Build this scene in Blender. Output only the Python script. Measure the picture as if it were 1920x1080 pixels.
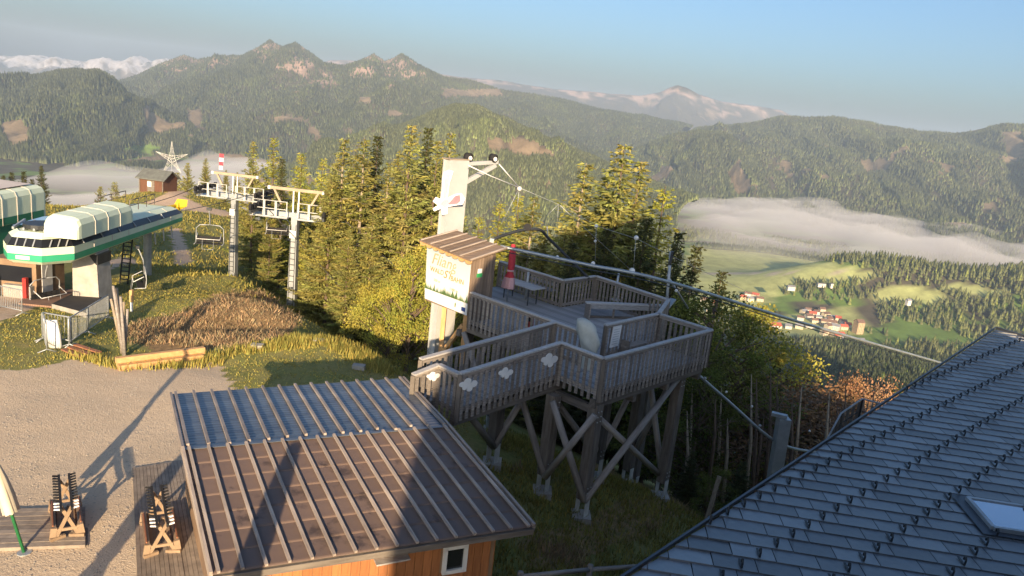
import bpy, bmesh, math, random
import numpy as np
from mathutils import Matrix, Vector
random.seed(7); rng = np.random.default_rng(7)
R = math.radians
for o in list(bpy.data.objects): bpy.data.objects.remove(o)
scene = bpy.context.scene
COL = scene.collection

# ------------------------------------------------------------------ camera, sky, sun, exposure
CAM_Z = 10.0; FPX = 1440.0; TILT = R(13.3); ROLL = R(6.2)
FWD = np.array([0, math.cos(TILT), -math.sin(TILT)])
_r = np.array([1.0, 0, 0]); _u = np.cross(_r, FWD)
RIGHT = _r*math.cos(ROLL) + _u*math.sin(ROLL); UP = -_r*math.sin(ROLL) + _u*math.cos(ROLL)
CAMP = np.array([0, 0, CAM_Z])
cam = bpy.data.cameras.new('camera'); cam.sensor_width = 36; cam.lens = 36*FPX/1920
cam.clip_start = .1; cam.clip_end = 60000
camo = bpy.data.objects.new('camera', cam); COL.objects.link(camo)
camo.matrix_world = Matrix(((RIGHT[0], UP[0], -FWD[0], 0), (RIGHT[1], UP[1], -FWD[1], 0), (RIGHT[2], UP[2], -FWD[2], CAM_Z), (0, 0, 0, 1)))
scene.camera = camo
SUN_EL = R(15.0); SUN_AZ = R(4.5)            # the sun stands behind the camera, a touch to its right
sun_dir = Vector((math.sin(SUN_AZ)*math.cos(SUN_EL), -math.cos(SUN_AZ)*math.cos(SUN_EL), math.sin(SUN_EL)))
world = bpy.data.worlds.new('World'); scene.world = world; world.use_nodes = True
wt = world.node_tree; wt.nodes.clear()
sky = wt.nodes.new('ShaderNodeTexSky'); sky.sky_type = 'NISHITA'; sky.sun_disc = False
sky.sun_elevation = SUN_EL; sky.sun_rotation = math.atan2(sun_dir.x, sun_dir.y)
sky.altitude = 0; sky.air_density = 1.0; sky.dust_density = 2.9; sky.ozone_density = 4.5
bg = wt.nodes.new('ShaderNodeBackground'); bg.inputs[1].default_value = .088
wo = wt.nodes.new('ShaderNodeOutputWorld')
wt.links.new(sky.outputs[0], bg.inputs[0]); wt.links.new(bg.outputs[0], wo.inputs[0])
sl = bpy.data.lights.new('sun', 'SUN'); sl.energy = 4.7; sl.angle = R(.5); sl.color = (1.0, .76, .49)
so = bpy.data.objects.new('sun', sl); COL.objects.link(so); so.location = (0, -60, 60)
so.rotation_euler = sun_dir.to_track_quat('Z', 'Y').to_euler()
vs = scene.view_settings; vs.view_transform = 'Standard'; vs.look = 'None'; vs.exposure = 1.2; vs.gamma = 1
vs.use_curve_mapping = False
cy = scene.cycles; cy.max_bounces = 5; cy.diffuse_bounces = 2; cy.glossy_bounces = 2; cy.volume_bounces = 1
cy.transparent_max_bounces = 6; cy.use_denoising = True
try: cy.denoiser = 'OPENIMAGEDENOISE'
except Exception: pass

# ------------------------------------------------------------------ helpers: pixels of the photograph <-> points of the place
def ray(x, y): return FWD + RIGHT*(x-960)/FPX + UP*(540-y)/FPX
def atz(x, y, z): d = ray(x, y); return CAMP + d*((z-CAM_Z)/d[2])
def aty(x, y, Y): d = ray(x, y); return CAMP + d*(Y/d[1])
def proj(P):
    q = np.asarray(P, float) - CAMP; w = q@FWD
    return 960+FPX*(q@RIGHT)/w, 540-FPX*(q@UP)/w
def inpoly(x, y, poly):
    c = np.zeros(np.shape(x), bool); j = len(poly)-1
    for i in range(len(poly)):
        xi, yi = poly[i]; xj, yj = poly[j]
        c ^= ((yi > y) != (yj > y)) & (x < (xj-xi)*(y-yi)/((yj-yi) or 1e-9)+xi); j = i
    return c
def _hash(ix, iy, s):
    h = (ix.astype(np.int64)*374761393 + iy.astype(np.int64)*668265263 + s*974634777) & 0x7fffffff
    h = ((h ^ (h >> 13))*1274126177) & 0x7fffffff
    return ((h ^ (h >> 16)) & 0xffff)/65535.0
def vnoise(x, y, s=0):
    x = np.asarray(x, float); y = np.asarray(y, float)
    ix = np.floor(x); iy = np.floor(y); fx = x-ix; fy = y-iy
    fx = fx*fx*(3-2*fx); fy = fy*fy*(3-2*fy)
    a = _hash(ix, iy, s); b = _hash(ix+1, iy, s); c = _hash(ix, iy+1, s); d = _hash(ix+1, iy+1, s)
    return (a*(1-fx)+b*fx)*(1-fy)+(c*(1-fx)+d*fx)*fy
def fbm(x, y, s=0, oct=4):
    t = 0; a = .5
    for k in range(oct): t = t+a*vnoise(np.asarray(x)*2**k, np.asarray(y)*2**k, s+k*17); a *= .5
    return t/(1-.5**oct)
def sstep(a, b, x): t = np.clip((x-a)/(b-a), 0, 1); return t*t*(3-2*t)

# ------------------------------------------------------------------ helpers: meshes and objects
def unit(v): v = np.asarray(v, float); return v/np.linalg.norm(v)
def frame(p0, p1, up=(0, 0, 1)):
    x = unit(np.subtract(p1, p0)); u = np.array(up, float)
    if abs(x@u) > .985: u = np.array([1.0, 0, 0])
    y = unit(np.cross(u, x)); z = np.cross(x, y); return x, y, z
class MB:
    def __init__(s): s.v = []; s.f = []
    def add(s, vs, fs):
        n = len(s.v); s.v += [tuple(map(float, q)) for q in vs]; s.f += [tuple(i+n for i in f) for f in fs]; return s
    def box(s, x0, x1, y0, y1, z0, z1):
        return s.add([(x0,y0,z0),(x1,y0,z0),(x1,y1,z0),(x0,y1,z0),(x0,y0,z1),(x1,y0,z1),(x1,y1,z1),(x0,y1,z1)],
                     [(0,3,2,1),(4,5,6,7),(0,1,5,4),(1,2,6,5),(2,3,7,6),(3,0,4,7)])
    def beam(s, p0, p1, w, h, up=(0,0,1)):
        x, y, z = frame(p0, p1, up); p0 = np.asarray(p0, float); p1 = np.asarray(p1, float)
        vs = [p+y*a*w/2+z*b*h/2 for p in (p0, p1) for a, b in ((-1,-1),(1,-1),(1,1),(-1,1))]
        return s.add(vs, [(0,3,2,1),(4,5,6,7),(0,1,5,4),(1,2,6,5),(2,3,7,6),(3,0,4,7)])
    def tube(s, pts, r, n=8, cap=True):
        pts = [np.asarray(p, float) for p in pts]; rr = r if hasattr(r, '__len__') else [r]*len(pts)
        base = len(s.v); x, y, z = frame(pts[0], pts[-1] if np.linalg.norm(pts[-1]-pts[0]) > 1e-6 else pts[1])
        for i, p in enumerate(pts):
            t = unit(pts[min(i+1, len(pts)-1)]-pts[max(i-1, 0)])
            y2 = y-t*(y@t)
            y2 = unit(y2) if np.linalg.norm(y2) > 1e-3 else frame(p, p+t)[1]
            y = y2; z2 = np.cross(t, y2)
            for k in range(n):
                a = 2*math.pi*k/n; s.v.append(tuple(p+rr[i]*(math.cos(a)*y2+math.sin(a)*z2)))
        for i in range(len(pts)-1):
            for k in range(n):
                a = base+i*n+k; b = base+i*n+(k+1) % n; s.f.append((a, b, b+n, a+n))
        if cap:
            s.f.append(tuple(base+k for k in range(n))[::-1]); s.f.append(tuple(base+(len(pts)-1)*n+k for k in range(n)))
        return s
    def prism(s, poly, ax, ay, az, org, d):         # polygon in the plane ax, ay pushed d along az
        ax, ay, az, org = map(lambda q: np.asarray(q, float), (ax, ay, az, org)); n = len(poly)
        vs = [org+ax*p[0]+ay*p[1]+az*k for k in (0, d) for p in poly]
        return s.add(vs, [tuple(range(n))[::-1], tuple(range(n, 2*n))]+[(i, (i+1) % n, n+(i+1) % n, n+i) for i in range(n)])
    def ball(s, c, r, n=8, m=5, sc=(1,1,1)):
        b = len(s.v)
        for i in range(1, m):
            t = math.pi*i/m
            for k in range(n):
                a = 2*math.pi*k/n; s.v.append((c[0]+r*sc[0]*math.sin(t)*math.cos(a), c[1]+r*sc[1]*math.sin(t)*math.sin(a), c[2]+r*sc[2]*math.cos(t)))
        s.v.append((c[0], c[1], c[2]+r*sc[2])); s.v.append((c[0], c[1], c[2]-r*sc[2])); tp = len(s.v)-2
        for i in range(m-2):
            for k in range(n): s.f.append((b+i*n+k, b+(i+1)*n+k, b+(i+1)*n+(k+1) % n, b+i*n+(k+1) % n))
        for k in range(n):
            s.f.append((tp, b+k, b+(k+1) % n)); s.f.append((tp+1, b+(m-2)*n+(k+1) % n, b+(m-2)*n+k))
        return s
    def mesh(s, name, mat, smooth=False, fix=True):
        me = bpy.data.meshes.new(name); me.from_pydata(s.v, [], s.f); 
        if fix:
            bm = bmesh.new(); bm.from_mesh(me); bmesh.ops.recalc_face_normals(bm, faces=bm.faces); bm.to_mesh(me); bm.free()
        if mat: me.materials.append(mat)
        if smooth: me.polygons.foreach_set('use_smooth', [True]*len(me.polygons))
        return me
W = {}
def M4(x, y, z, o): return Matrix(((x[0],y[0],z[0],o[0]),(x[1],y[1],z[1],o[1]),(x[2],y[2],z[2],o[2]),(0,0,0,1)))
def place(name, me, M=None, parent=None):
    o = bpy.data.objects.new(name, me); COL.objects.link(o); M = M or Matrix(); W[o.name] = M
    if parent is not None: o.parent = parent; o.matrix_local = W[parent.name].inverted() @ M
    else: o.matrix_world = M
    return o
def part(name, mb, mat, parent, smooth=False):      # geometry in world coordinates, a child sharing its thing's origin
    me = mb.mesh(name, mat, smooth); P = W[parent.name].inverted(); me.transform(P)
    return place(name, me, W[parent.name].copy(), parent)
def tag(o, label=None, cat=None, group=None, kind=None):
    for k, v in (('label', label), ('category', cat), ('group', group), ('kind', kind)):
        if v: o[k] = v
    return o
def thing(name, label, cat, loc, group=None, rot=0):
    o = place(name, None, Matrix.Translation(Vector([float(q) for q in loc])) @ Matrix.Rotation(rot, 4, 'Z'))
    o.empty_display_size = .2; return tag(o, label, cat, group)
def solo(name, mb, mat, label, cat, loc, group=None, smooth=False):   # a thing that is one mesh
    M = Matrix.Translation(Vector([float(q) for q in loc])); me = mb.mesh(name, mat, smooth); me.transform(M.inverted())
    return tag(place(name, me, M), label, cat, group)
def copytree(root, M, label=None, sub=None):
    def rec(o, parent, Mw):
        c = o.copy(); COL.objects.link(c); W[c.name] = Mw
        if parent is not None: c.parent = parent; c.matrix_local = W[parent.name].inverted() @ Mw
        else: c.matrix_world = Mw
        base = W[o.name]
        for ch in [q for q in ALLCH.get(o.name, [])]: rec(ch, c, Mw @ base.inverted() @ W[ch.name])
        return c
    ALLCH = {}
    for q in COL.objects:
        if q.parent: ALLCH.setdefault(q.parent.name, []).append(q)
    r = rec(root, None, M)
    if label: r['label'] = label
    return r
_boxcache = {}
def beamo(name, p0, p1, w, h, mat, parent, up=(0,0,1), log=False, ends=1.0):   # a timber: its own mesh with local X along it
    L_ = float(np.linalg.norm(np.subtract(p1, p0))); key = (name, round(L_, 3), w, h, mat.name, log, ends)
    if key not in _boxcache:
        mb = MB()
        if log: mb.tube([(0,0,0),(L_,0,0)], [w/2, w/2*ends], 10)
        else: mb.box(0, L_, -w/2, w/2, -h/2, h/2)
        _boxcache[key] = mb.mesh(name, mat, log)
    x, y, z = frame(p0, p1, up)
    return place(name, _boxcache[key], M4(x, y, z, p0), parent)

# ------------------------------------------------------------------ materials
def nd(t, typ, **kw):
    n = t.nodes.new(typ)
    for k, v in kw.items(): setattr(n, k, v)
    return n
def mk(name, c1, c2=None, rough=.75, scale=4, rand=.18, bump=0., metal=0, stretch=(1,1,1), lo=.35, hi=.68, spec=.4, fine=0.):
    m = bpy.data.materials.new(name); m.use_nodes = True; t = m.node_tree; b = t.nodes['Principled BSDF']
    c2 = c2 or tuple(q*.72 for q in c1)
    tc = nd(t, 'ShaderNodeTexCoord'); mp = nd(t, 'ShaderNodeMapping'); mp.inputs['Scale'].default_value = stretch
    t.links.new(tc.outputs['Object'], mp.inputs[0])
    no = nd(t, 'ShaderNodeTexNoise'); no.inputs['Scale'].default_value = scale; no.inputs['Detail'].default_value = 7; no.inputs['Roughness'].default_value = .62
    t.links.new(mp.outputs[0], no.inputs[0])
    oi = nd(t, 'ShaderNodeObjectInfo')
    ad = nd(t, 'ShaderNodeMath', operation='MULTIPLY_ADD'); ad.inputs[1].default_value = 1; ad.inputs[2].default_value = 0
    t.links.new(no.outputs['Fac'], ad.inputs[0])
    rp = nd(t, 'ShaderNodeValToRGB'); e = rp.color_ramp.elements
    e[0].position = lo; e[0].color = (*c2, 1); e[1].position = hi; e[1].color = (*c1, 1)
    t.links.new(ad.outputs[0], rp.inputs[0])
    mr = nd(t, 'ShaderNodeMapRange'); mr.inputs[3].default_value = 1-rand; mr.inputs[4].default_value = 1+rand
    t.links.new(oi.outputs['Random'], mr.inputs[0])
    hs = nd(t, 'ShaderNodeHueSaturation'); t.links.new(rp.outputs[0], hs.inputs['Color']); t.links.new(mr.outputs[0], hs.inputs['Value'])
    t.links.new(hs.outputs[0], b.inputs['Base Color'])
    b.inputs['Roughness'].default_value = rough; b.inputs['Metallic'].default_value = metal; b.inputs['Specular IOR Level'].default_value = spec
    if bump:
        bp = nd(t, 'ShaderNodeBump'); bp.inputs['Strength'].default_value = bump; bp.inputs['Distance'].default_value = .03
        t.links.new(no.outputs['Fac'], bp.inputs['Height']); t.links.new(bp.outputs[0], b.inputs['Normal'])
    return m
WG = (1, 14, 14)
M = dict(
 board=mk('weathered_board', (.31,.27,.235), (.165,.142,.122), .85, 1.6, .28, .4, stretch=WG),
 rail=mk('rail_cap_wood', (.50,.485,.47), (.33,.315,.30), .7, 1.5, .12, .3, stretch=WG),
 deck=mk('deck_wood', (.37,.36,.35), (.23,.22,.215), .75, 1.4, .22, .3, stretch=WG),
 timber=mk('structure_timber', (.21,.18,.15), (.115,.097,.08), .85, 1.2, .2, .5, stretch=(1,8,8)),
 log=mk('peeled_log', (.38,.345,.31), (.23,.20,.175), .75, 1.3, .15, .4, stretch=(1,8,8)),
 cabwood=mk('cabin_board', (.27,.195,.14), (.14,.10,.072), .8, 1.5, .22, .3, stretch=WG),
 orange=mk('orange_larch_board', (.46,.19,.07), (.30,.115,.045), .65, 1.4, .16, .2, stretch=(14,14,1)),
 freshwood=mk('fresh_timber', (.60,.37,.17), (.48,.27,.11), .7, 1.2, .08, .2, stretch=(1,8,8)),
 rackwood=mk('rack_wood', (.33,.235,.15), (.22,.15,.095), .65, 2, .12, .1),
 rackred=mk('rack_side_board', (.34,.14,.065), (.22,.085,.04), .6, 2, .12),
 dark=mk('dark_plastic', (.02,.02,.022), None, .9, 4, .1),
 steel=mk('galvanised_steel', (.42,.44,.45), (.30,.32,.33), .45, 3, .06, metal=.4),
 mast=mk('mast_paint', (.45,.455,.45), (.39,.395,.39), .55, 1.2, .04),
 pipe=mk('rail_pipe', (.40,.43,.44), (.28,.31,.32), .35, 2, .05, metal=.5),
 darksteel=mk('dark_steel', (.05,.055,.06), None, .5, 3, .1, metal=.4),
 concrete=mk('concrete', (.42,.39,.34), (.30,.28,.245), .9, 2.2, .08, .3),
 whitepaint=mk('white_paint', (.80,.80,.78), (.70,.70,.69), .5, 2, .03),
 shoe=mk('post_shoe_paint', (.62,.62,.58), (.45,.45,.42), .6, 4, .05),
 mint=mk('mint_fibreglass', (.70,.78,.60), (.62,.71,.53), .55, .8, .02),
 mintroof=mk('pale_hood_roof', (.66,.58,.50), (.58,.50,.43), .6, 1, .02),
 green=mk('green_stripe', (.04,.36,.19), (.035,.31,.165), .4, 1, .02),
 dkgreen=mk('dark_green_stripe', (.03,.20,.12), None, .4, 1, .03),
 glass=mk('dark_window_band', (.018,.02,.025), (.012,.013,.018), .3, 1, .02, spec=.25),
 pane=mk('window_pane', (.02,.022,.025), None, .06, 1, .0, spec=.8),
 skyglass=mk('skylight_glass', (.55,.60,.66), (.50,.55,.62), .06, .6, 0, metal=.85),
 tile=mk('metal_roof_tile', (.29,.295,.30), (.21,.215,.22), .48, 1.5, .26, metal=.6, spec=.6),
 trim=mk('roof_trim', (.075,.085,.10), None, .4, 1, .05, metal=.4),
 roofdark=mk('roof_underlay', (.012,.014,.018), None, .7, 2, 0),
 batten=mk('roof_batten_wood', (.44,.37,.31), (.24,.195,.165), .75, 1.2, .15, .3, stretch=(1,10,10)),
 red=mk('red_cloth', (.62,.06,.075), (.48,.04,.055), .8, 3, .05, .2),
 redpale=mk('faded_red_cloth', (.68,.42,.42), (.60,.33,.34), .8, 3, .05),
 cream=mk('cream_cloth', (.62,.57,.44), (.54,.49,.37), .8, 3, .04, .2),
 tarp=mk('pale_tarp', (.52,.53,.47), (.40,.41,.37), .6, 2.5, .03, .4),
 greenpole=mk('green_pole', (.03,.20,.07), None, .4, 2, .02),
 redmetal=mk('red_metal', (.40,.035,.03), None, .5, 2, .02),
 yellow=mk('yellow_paint', (.75,.50,.03), None, .5, 2, .02),
 mat_black=mk('rubber_mat', (.05,.045,.042), (.03,.028,.026), .9, 1.5, .03, .3),
 stucco=mk('lodge_wall', (.30,.20,.12), (.2,.13,.08), .85, 1.4, .05),
 brown=mk('brown_hut_board', (.16,.075,.045), (.10,.045,.028), .75, 1.2, .15, stretch=(10,10,1)),
 hutroof=mk('hut_grey_roof', (.16,.17,.15), (.11,.115,.105), .7, 2, .03),
 bark=mk('bark', (.17,.12,.085), (.09,.065,.05), .95, 3, .1, .6, stretch=(6,6,1)),
 barkpale=mk('pale_bark', (.40,.33,.24), (.24,.19,.14), .9, 3, .1, .5, stretch=(6,6,1)),
 bulb=mk('white_ball', (.82,.81,.78), None, .35, 1, 0),
 tan=mk('tan_steel', (.40,.32,.22), (.32,.25,.17), .6, 2, .03),
)
def leafmat(name, c1, c2, trans=.25):
    m = mk(name, c1, c2, .7, .9, .14, spec=.2, lo=.3, hi=.7); t = m.node_tree; b = t.nodes['Principled BSDF']
    ca = nd(t, 'ShaderNodeAttribute', attribute_name='tint'); mx = nd(t, 'ShaderNodeMix', data_type='RGBA', blend_type='MULTIPLY')
    mx.inputs[0].default_value = 1
    src = b.inputs['Base Color'].links[0].from_socket
    t.links.new(src, mx.inputs[6]); t.links.new(ca.outputs['Color'], mx.inputs[7]); t.links.new(mx.outputs[2], b.inputs['Base Color'])
    tr = nd(t, 'ShaderNodeBsdfTranslucent'); t.links.new(mx.outputs[2], tr.inputs[0])
    ms = nd(t, 'ShaderNodeMixShader'); ms.inputs[0].default_value = trans
    out = t.nodes['Material Output']; t.links.new(b.outputs[0], ms.inputs[1]); t.links.new(tr.outputs[0], ms.inputs[2]); t.links.new(ms.outputs[0], out.inputs[0])
    return m
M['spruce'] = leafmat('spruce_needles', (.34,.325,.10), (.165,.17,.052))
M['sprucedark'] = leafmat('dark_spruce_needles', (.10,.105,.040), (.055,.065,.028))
M['larch'] = leafmat('larch_needles', (.42,.41,.085), (.28,.285,.055), .3)
M['leaf'] = leafmat('broadleaf', (.15,.175,.04), (.09,.115,.027), .3)
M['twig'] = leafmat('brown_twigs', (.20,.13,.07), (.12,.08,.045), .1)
M['twiglit'] = leafmat('sunlit_twigs', (.33,.20,.105), (.22,.13,.07), .1)  # sunlit copy of the brown twigs, sun glow put into its colour
M['grassblade'] = leafmat('grass_blades', (.38,.345,.10), (.23,.225,.06), .25)
M['dryblade'] = leafmat('dry_grass_blades', (.48,.37,.23), (.26,.20,.125), .2)
M['farforest'] = leafmat('far_forest', (.085,.10,.040), (.055,.068,.028), .0)

def add_tint(me, cols):                                # per-vertex colour of the plant itself
    a = me.color_attributes.new('tint', 'FLOAT_COLOR', 'POINT')
    buf = np.ones((len(me.vertices), 4), np.float32); buf[:, :3] = cols; a.data.foreach_set('color', buf.ravel())
def npmesh(name, v, tri, mat, tint=None, smooth=False, loops=3):
    me = bpy.data.meshes.new(name); v = np.ascontiguousarray(v, np.float32); tri = np.ascontiguousarray(tri, np.int32)
    me.vertices.add(len(v)); me.vertices.foreach_set('co', v.ravel())
    me.loops.add(tri.size); me.loops.foreach_set('vertex_index', tri.ravel())
    me.polygons.add(len(tri)); me.polygons.foreach_set('loop_start', np.arange(0, tri.size, loops, dtype=np.int32))
    try: me.polygons.foreach_set('loop_total', np.full(len(tri), loops, np.int32))
    except Exception: pass
    if smooth: me.polygons.foreach_set('use_smooth', np.ones(len(tri), bool))
    me.update(calc_edges=True)
    if mat: me.materials.append(mat)
    if tint is not None: add_tint(me, tint)
    return me
def gridfaces(nx, ny):
    i = np.arange(nx-1)[None, :]+np.arange(ny-1)[:, None]*nx; i = i.ravel()
    return np.stack([i, i+1, i+1+nx, i+nx], 1)

# ------------------------------------------------------------------ the ground near and the hillside (one sheet)
CP = np.array([(x, y, 0) for x in (-20, -14, -8, -4) for y in (4, 12, 20)]+[
 (-15,24,0),(-10,25.5,0),(-1.2,8,0),(0,12,-.3),(-1.2,18,-.1),(-.1,21,-.35),(1.6,20.8,-1.05),(3.3,20.3,-1.55),(5.8,24,-2.4),(3.5,23,-1.45),(1.2,13.5,-.8),
 (3,15.5,-1.4),(6,18,-2.5),(8,22,-3.1),(7,12,-2.4),(12,12,-4),(12,25,-6),(2,8,-.8),(10,5,-2),(6,29,-5),
 (-19,28,-.25),(-24,30,-.6),(-17,31,-.5),(-20,35,-1.3),(-24,36,-1.3),(-30,36,-1.2),(-28,45,-2),(-20,45,-2.0),(-15.5,36,-.75),(-12.3,36,-.6),(-10.6,35,-.9),
 (-10.6,31.8,-1.25),(-13.5,31.0,-1.05),(-8,32.6,-2.2),(-12,28.9,0),(-9.5,29.9,0),(-7,30.0,0),(-12,27,0),(-7.5,35,-2.6),(-7,38,-4.5),(-10.3,39,-2.2),(-17,46,-2.0),(-13.5,44,-4.2),(-14.7,50,-5.0),
 (-8,27.3,0),(-5.2,28.7,0),(-3.2,25.6,0),(-2.5,22,0),(-3.0,29.8,-1.7),(-1.3,26.3,-1.2),(-1.5,29,-2.4),(2,28,-3.4),
 (-8,50,-7),(0,50,-10),(8,45,-12),(15,40,-12),(20,30,-10),(-5,60,-13),
 (-40,70,-4.3),(-45,90,-6.2),(-52,108,-7.6),(-46,116,-8.6),(-60,100,-11),(-48.6,100,-5.6),(-45.5,104,-6.1),(-43,97,-5.7),(-50,78,-5.2),(-62,90,-12),(-35,95,-7),(-30,80,-6),(-60,60,-3),(-60,125,-20),(-95,128,-28),(-80,140,-32),
 (-60,175,-34),(-110,175,-30),(-28,130,-26),(-15,100,-24),(0,100,-34),(40,100,-46),(50,30,-24),(80,10,-28),(30,10,-11),
 (0,200,-88),(100,200,-110),(-100,260,-82),(-260,260,-76),(0,400,-195),(200,400,-215),(-300,500,-195),(0,700,-305),(300,700,-318),(-400,900,-330),
 (0,1000,-372),(400,1000,-376),(0,1300,-398),(800,1300,-400),(-800,1300,-400),(1500,1500,-402),(-1500,1500,-402),(600,300,-210),(-700,300,-160),
 (1200,600,-385),(-1300,700,-340),(0,1600,-402),(700,1600,-402),(0,-50,0),(0,-200,4),(-200,-100,3),(200,-100,8),(200,0,-2),(400,-100,10),(400,100,-25),(550,0,22),(640,0,18),(720,0,0),(790,0,-75),  # unseen crest right of the camera, raised to shade the slope below the village
 (600,-300,30),(0,-800,0),(-500,-500,0),(500,-800,-100),(-1500,-1000,0),(1500,-1000,-200)], float)
_K = np.linalg.norm(CP[:, None, :2]-CP[None, :, :2], axis=2)
_A = np.block([[_K, np.ones((len(CP), 1))], [np.ones((1, len(CP))), np.zeros((1, 1))]])
_S = np.linalg.solve(_A, np.append(CP[:, 2], 0))
def ground(x, y):
    x = np.asarray(x, float); y = np.asarray(y, float)
    d = np.sqrt((x[..., None]-CP[:, 0])**2+(y[..., None]-CP[:, 1])**2+.09)
    z = d@_S[:-1]+_S[-1]
    far = sstep(45, 200, np.hypot(x, y))
    z = z + far*14*(fbm(x/90, y/90, 5)-.5)*sstep(120, 500, np.hypot(x, y)) + (fbm(x/1.7, y/1.7, 9, 3)-.5)*.10
    return z
def gz(x, y): return float(ground(np.array([x]), np.array([y]))[0])
def axis(lo, c0, c1, hi, step, grow):
    a = list(np.arange(c0, c1+1e-6, step)); s = step
    while a[-1] < hi: s *= grow; a.append(a[-1]+s)
    s = step
    while a[0] > lo: s *= grow; a.insert(0, a[0]-s)
    return np.array(a)
gx = axis(-1700, -30, 12, 1700, .30, 1.06); gy = np.r_[axis(-900, 8, 48, 48, .30, 1.06)[:-1], np.arange(48, 112, .7), axis(0, 112, 113, 1650, .7, 1.06)[1:]]
gy = np.unique(np.round(gy[(gy >= -905)], 4)); gx = np.unique(np.r_[gx[(gx < -60) | (gx > -30)], np.arange(-60, -30, .55)])
GX, GY = np.meshgrid(gx, gy); GXf, GYf = GX.ravel(), GY.ravel()
GZf = np.concatenate([ground(GXf[i:i+8000], GYf[i:i+8000]) for i in range(0, len(GXf), 8000)])
PXg, PYg = proj(np.stack([GXf, GYf, GZf], 1)); okg = (GYf > 5) & (GYf < 140)
wob = (fbm(GXf/1.3, GYf/1.3, 31, 3)-.5)*26
gravel_poly = [(-400,705),(60,690),(150,672),(215,690),(255,688),(400,672),(425,700),(440,745),(600,800),(700,1200),(-600,1300)]
path_polys = [[(262,386),(330,352),(390,338),(400,345),(345,368),(385,388),(440,398),(440,410),(380,398),(320,392),(238,396)],
              [(318,430),(338,428),(362,492),(330,498)], [(-60,560),(110,545),(60,580),(0,604),(-60,610)], [(185,490),(240,482),(262,494),(190,508)]]
mask = np.zeros((len(GXf), 3))
mask[:, 0] = np.where(okg & inpoly(PXg+wob*.6, PYg+wob*.4, gravel_poly), 1, 0)
mask[(GYf <= 8) & (GXf < 0) & (GYf > -30), 0] = 1
for p in path_polys: mask[okg & inpoly(PXg+wob*.1, PYg+wob*.08, p), 1] = 1
dry = inpoly(PXg+wob*.6, PYg+wob*.5, [(225,615),(330,590),(430,548),(490,545),(560,600),(545,625),(420,650),(300,665)])
mask[okg & dry, 2] = 1
mask[okg & inpoly(PXg+wob, PYg+wob*.5, [(960,1010),(1120,960),(1300,890),(1340,930),(1200,1010),(1000,1080)]), 2] = .6
mask[okg & inpoly(PXg+wob, PYg+wob*.5, [(0,590),(90,560),(140,600),(90,660),(0,690)]), 2] = .35
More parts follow.
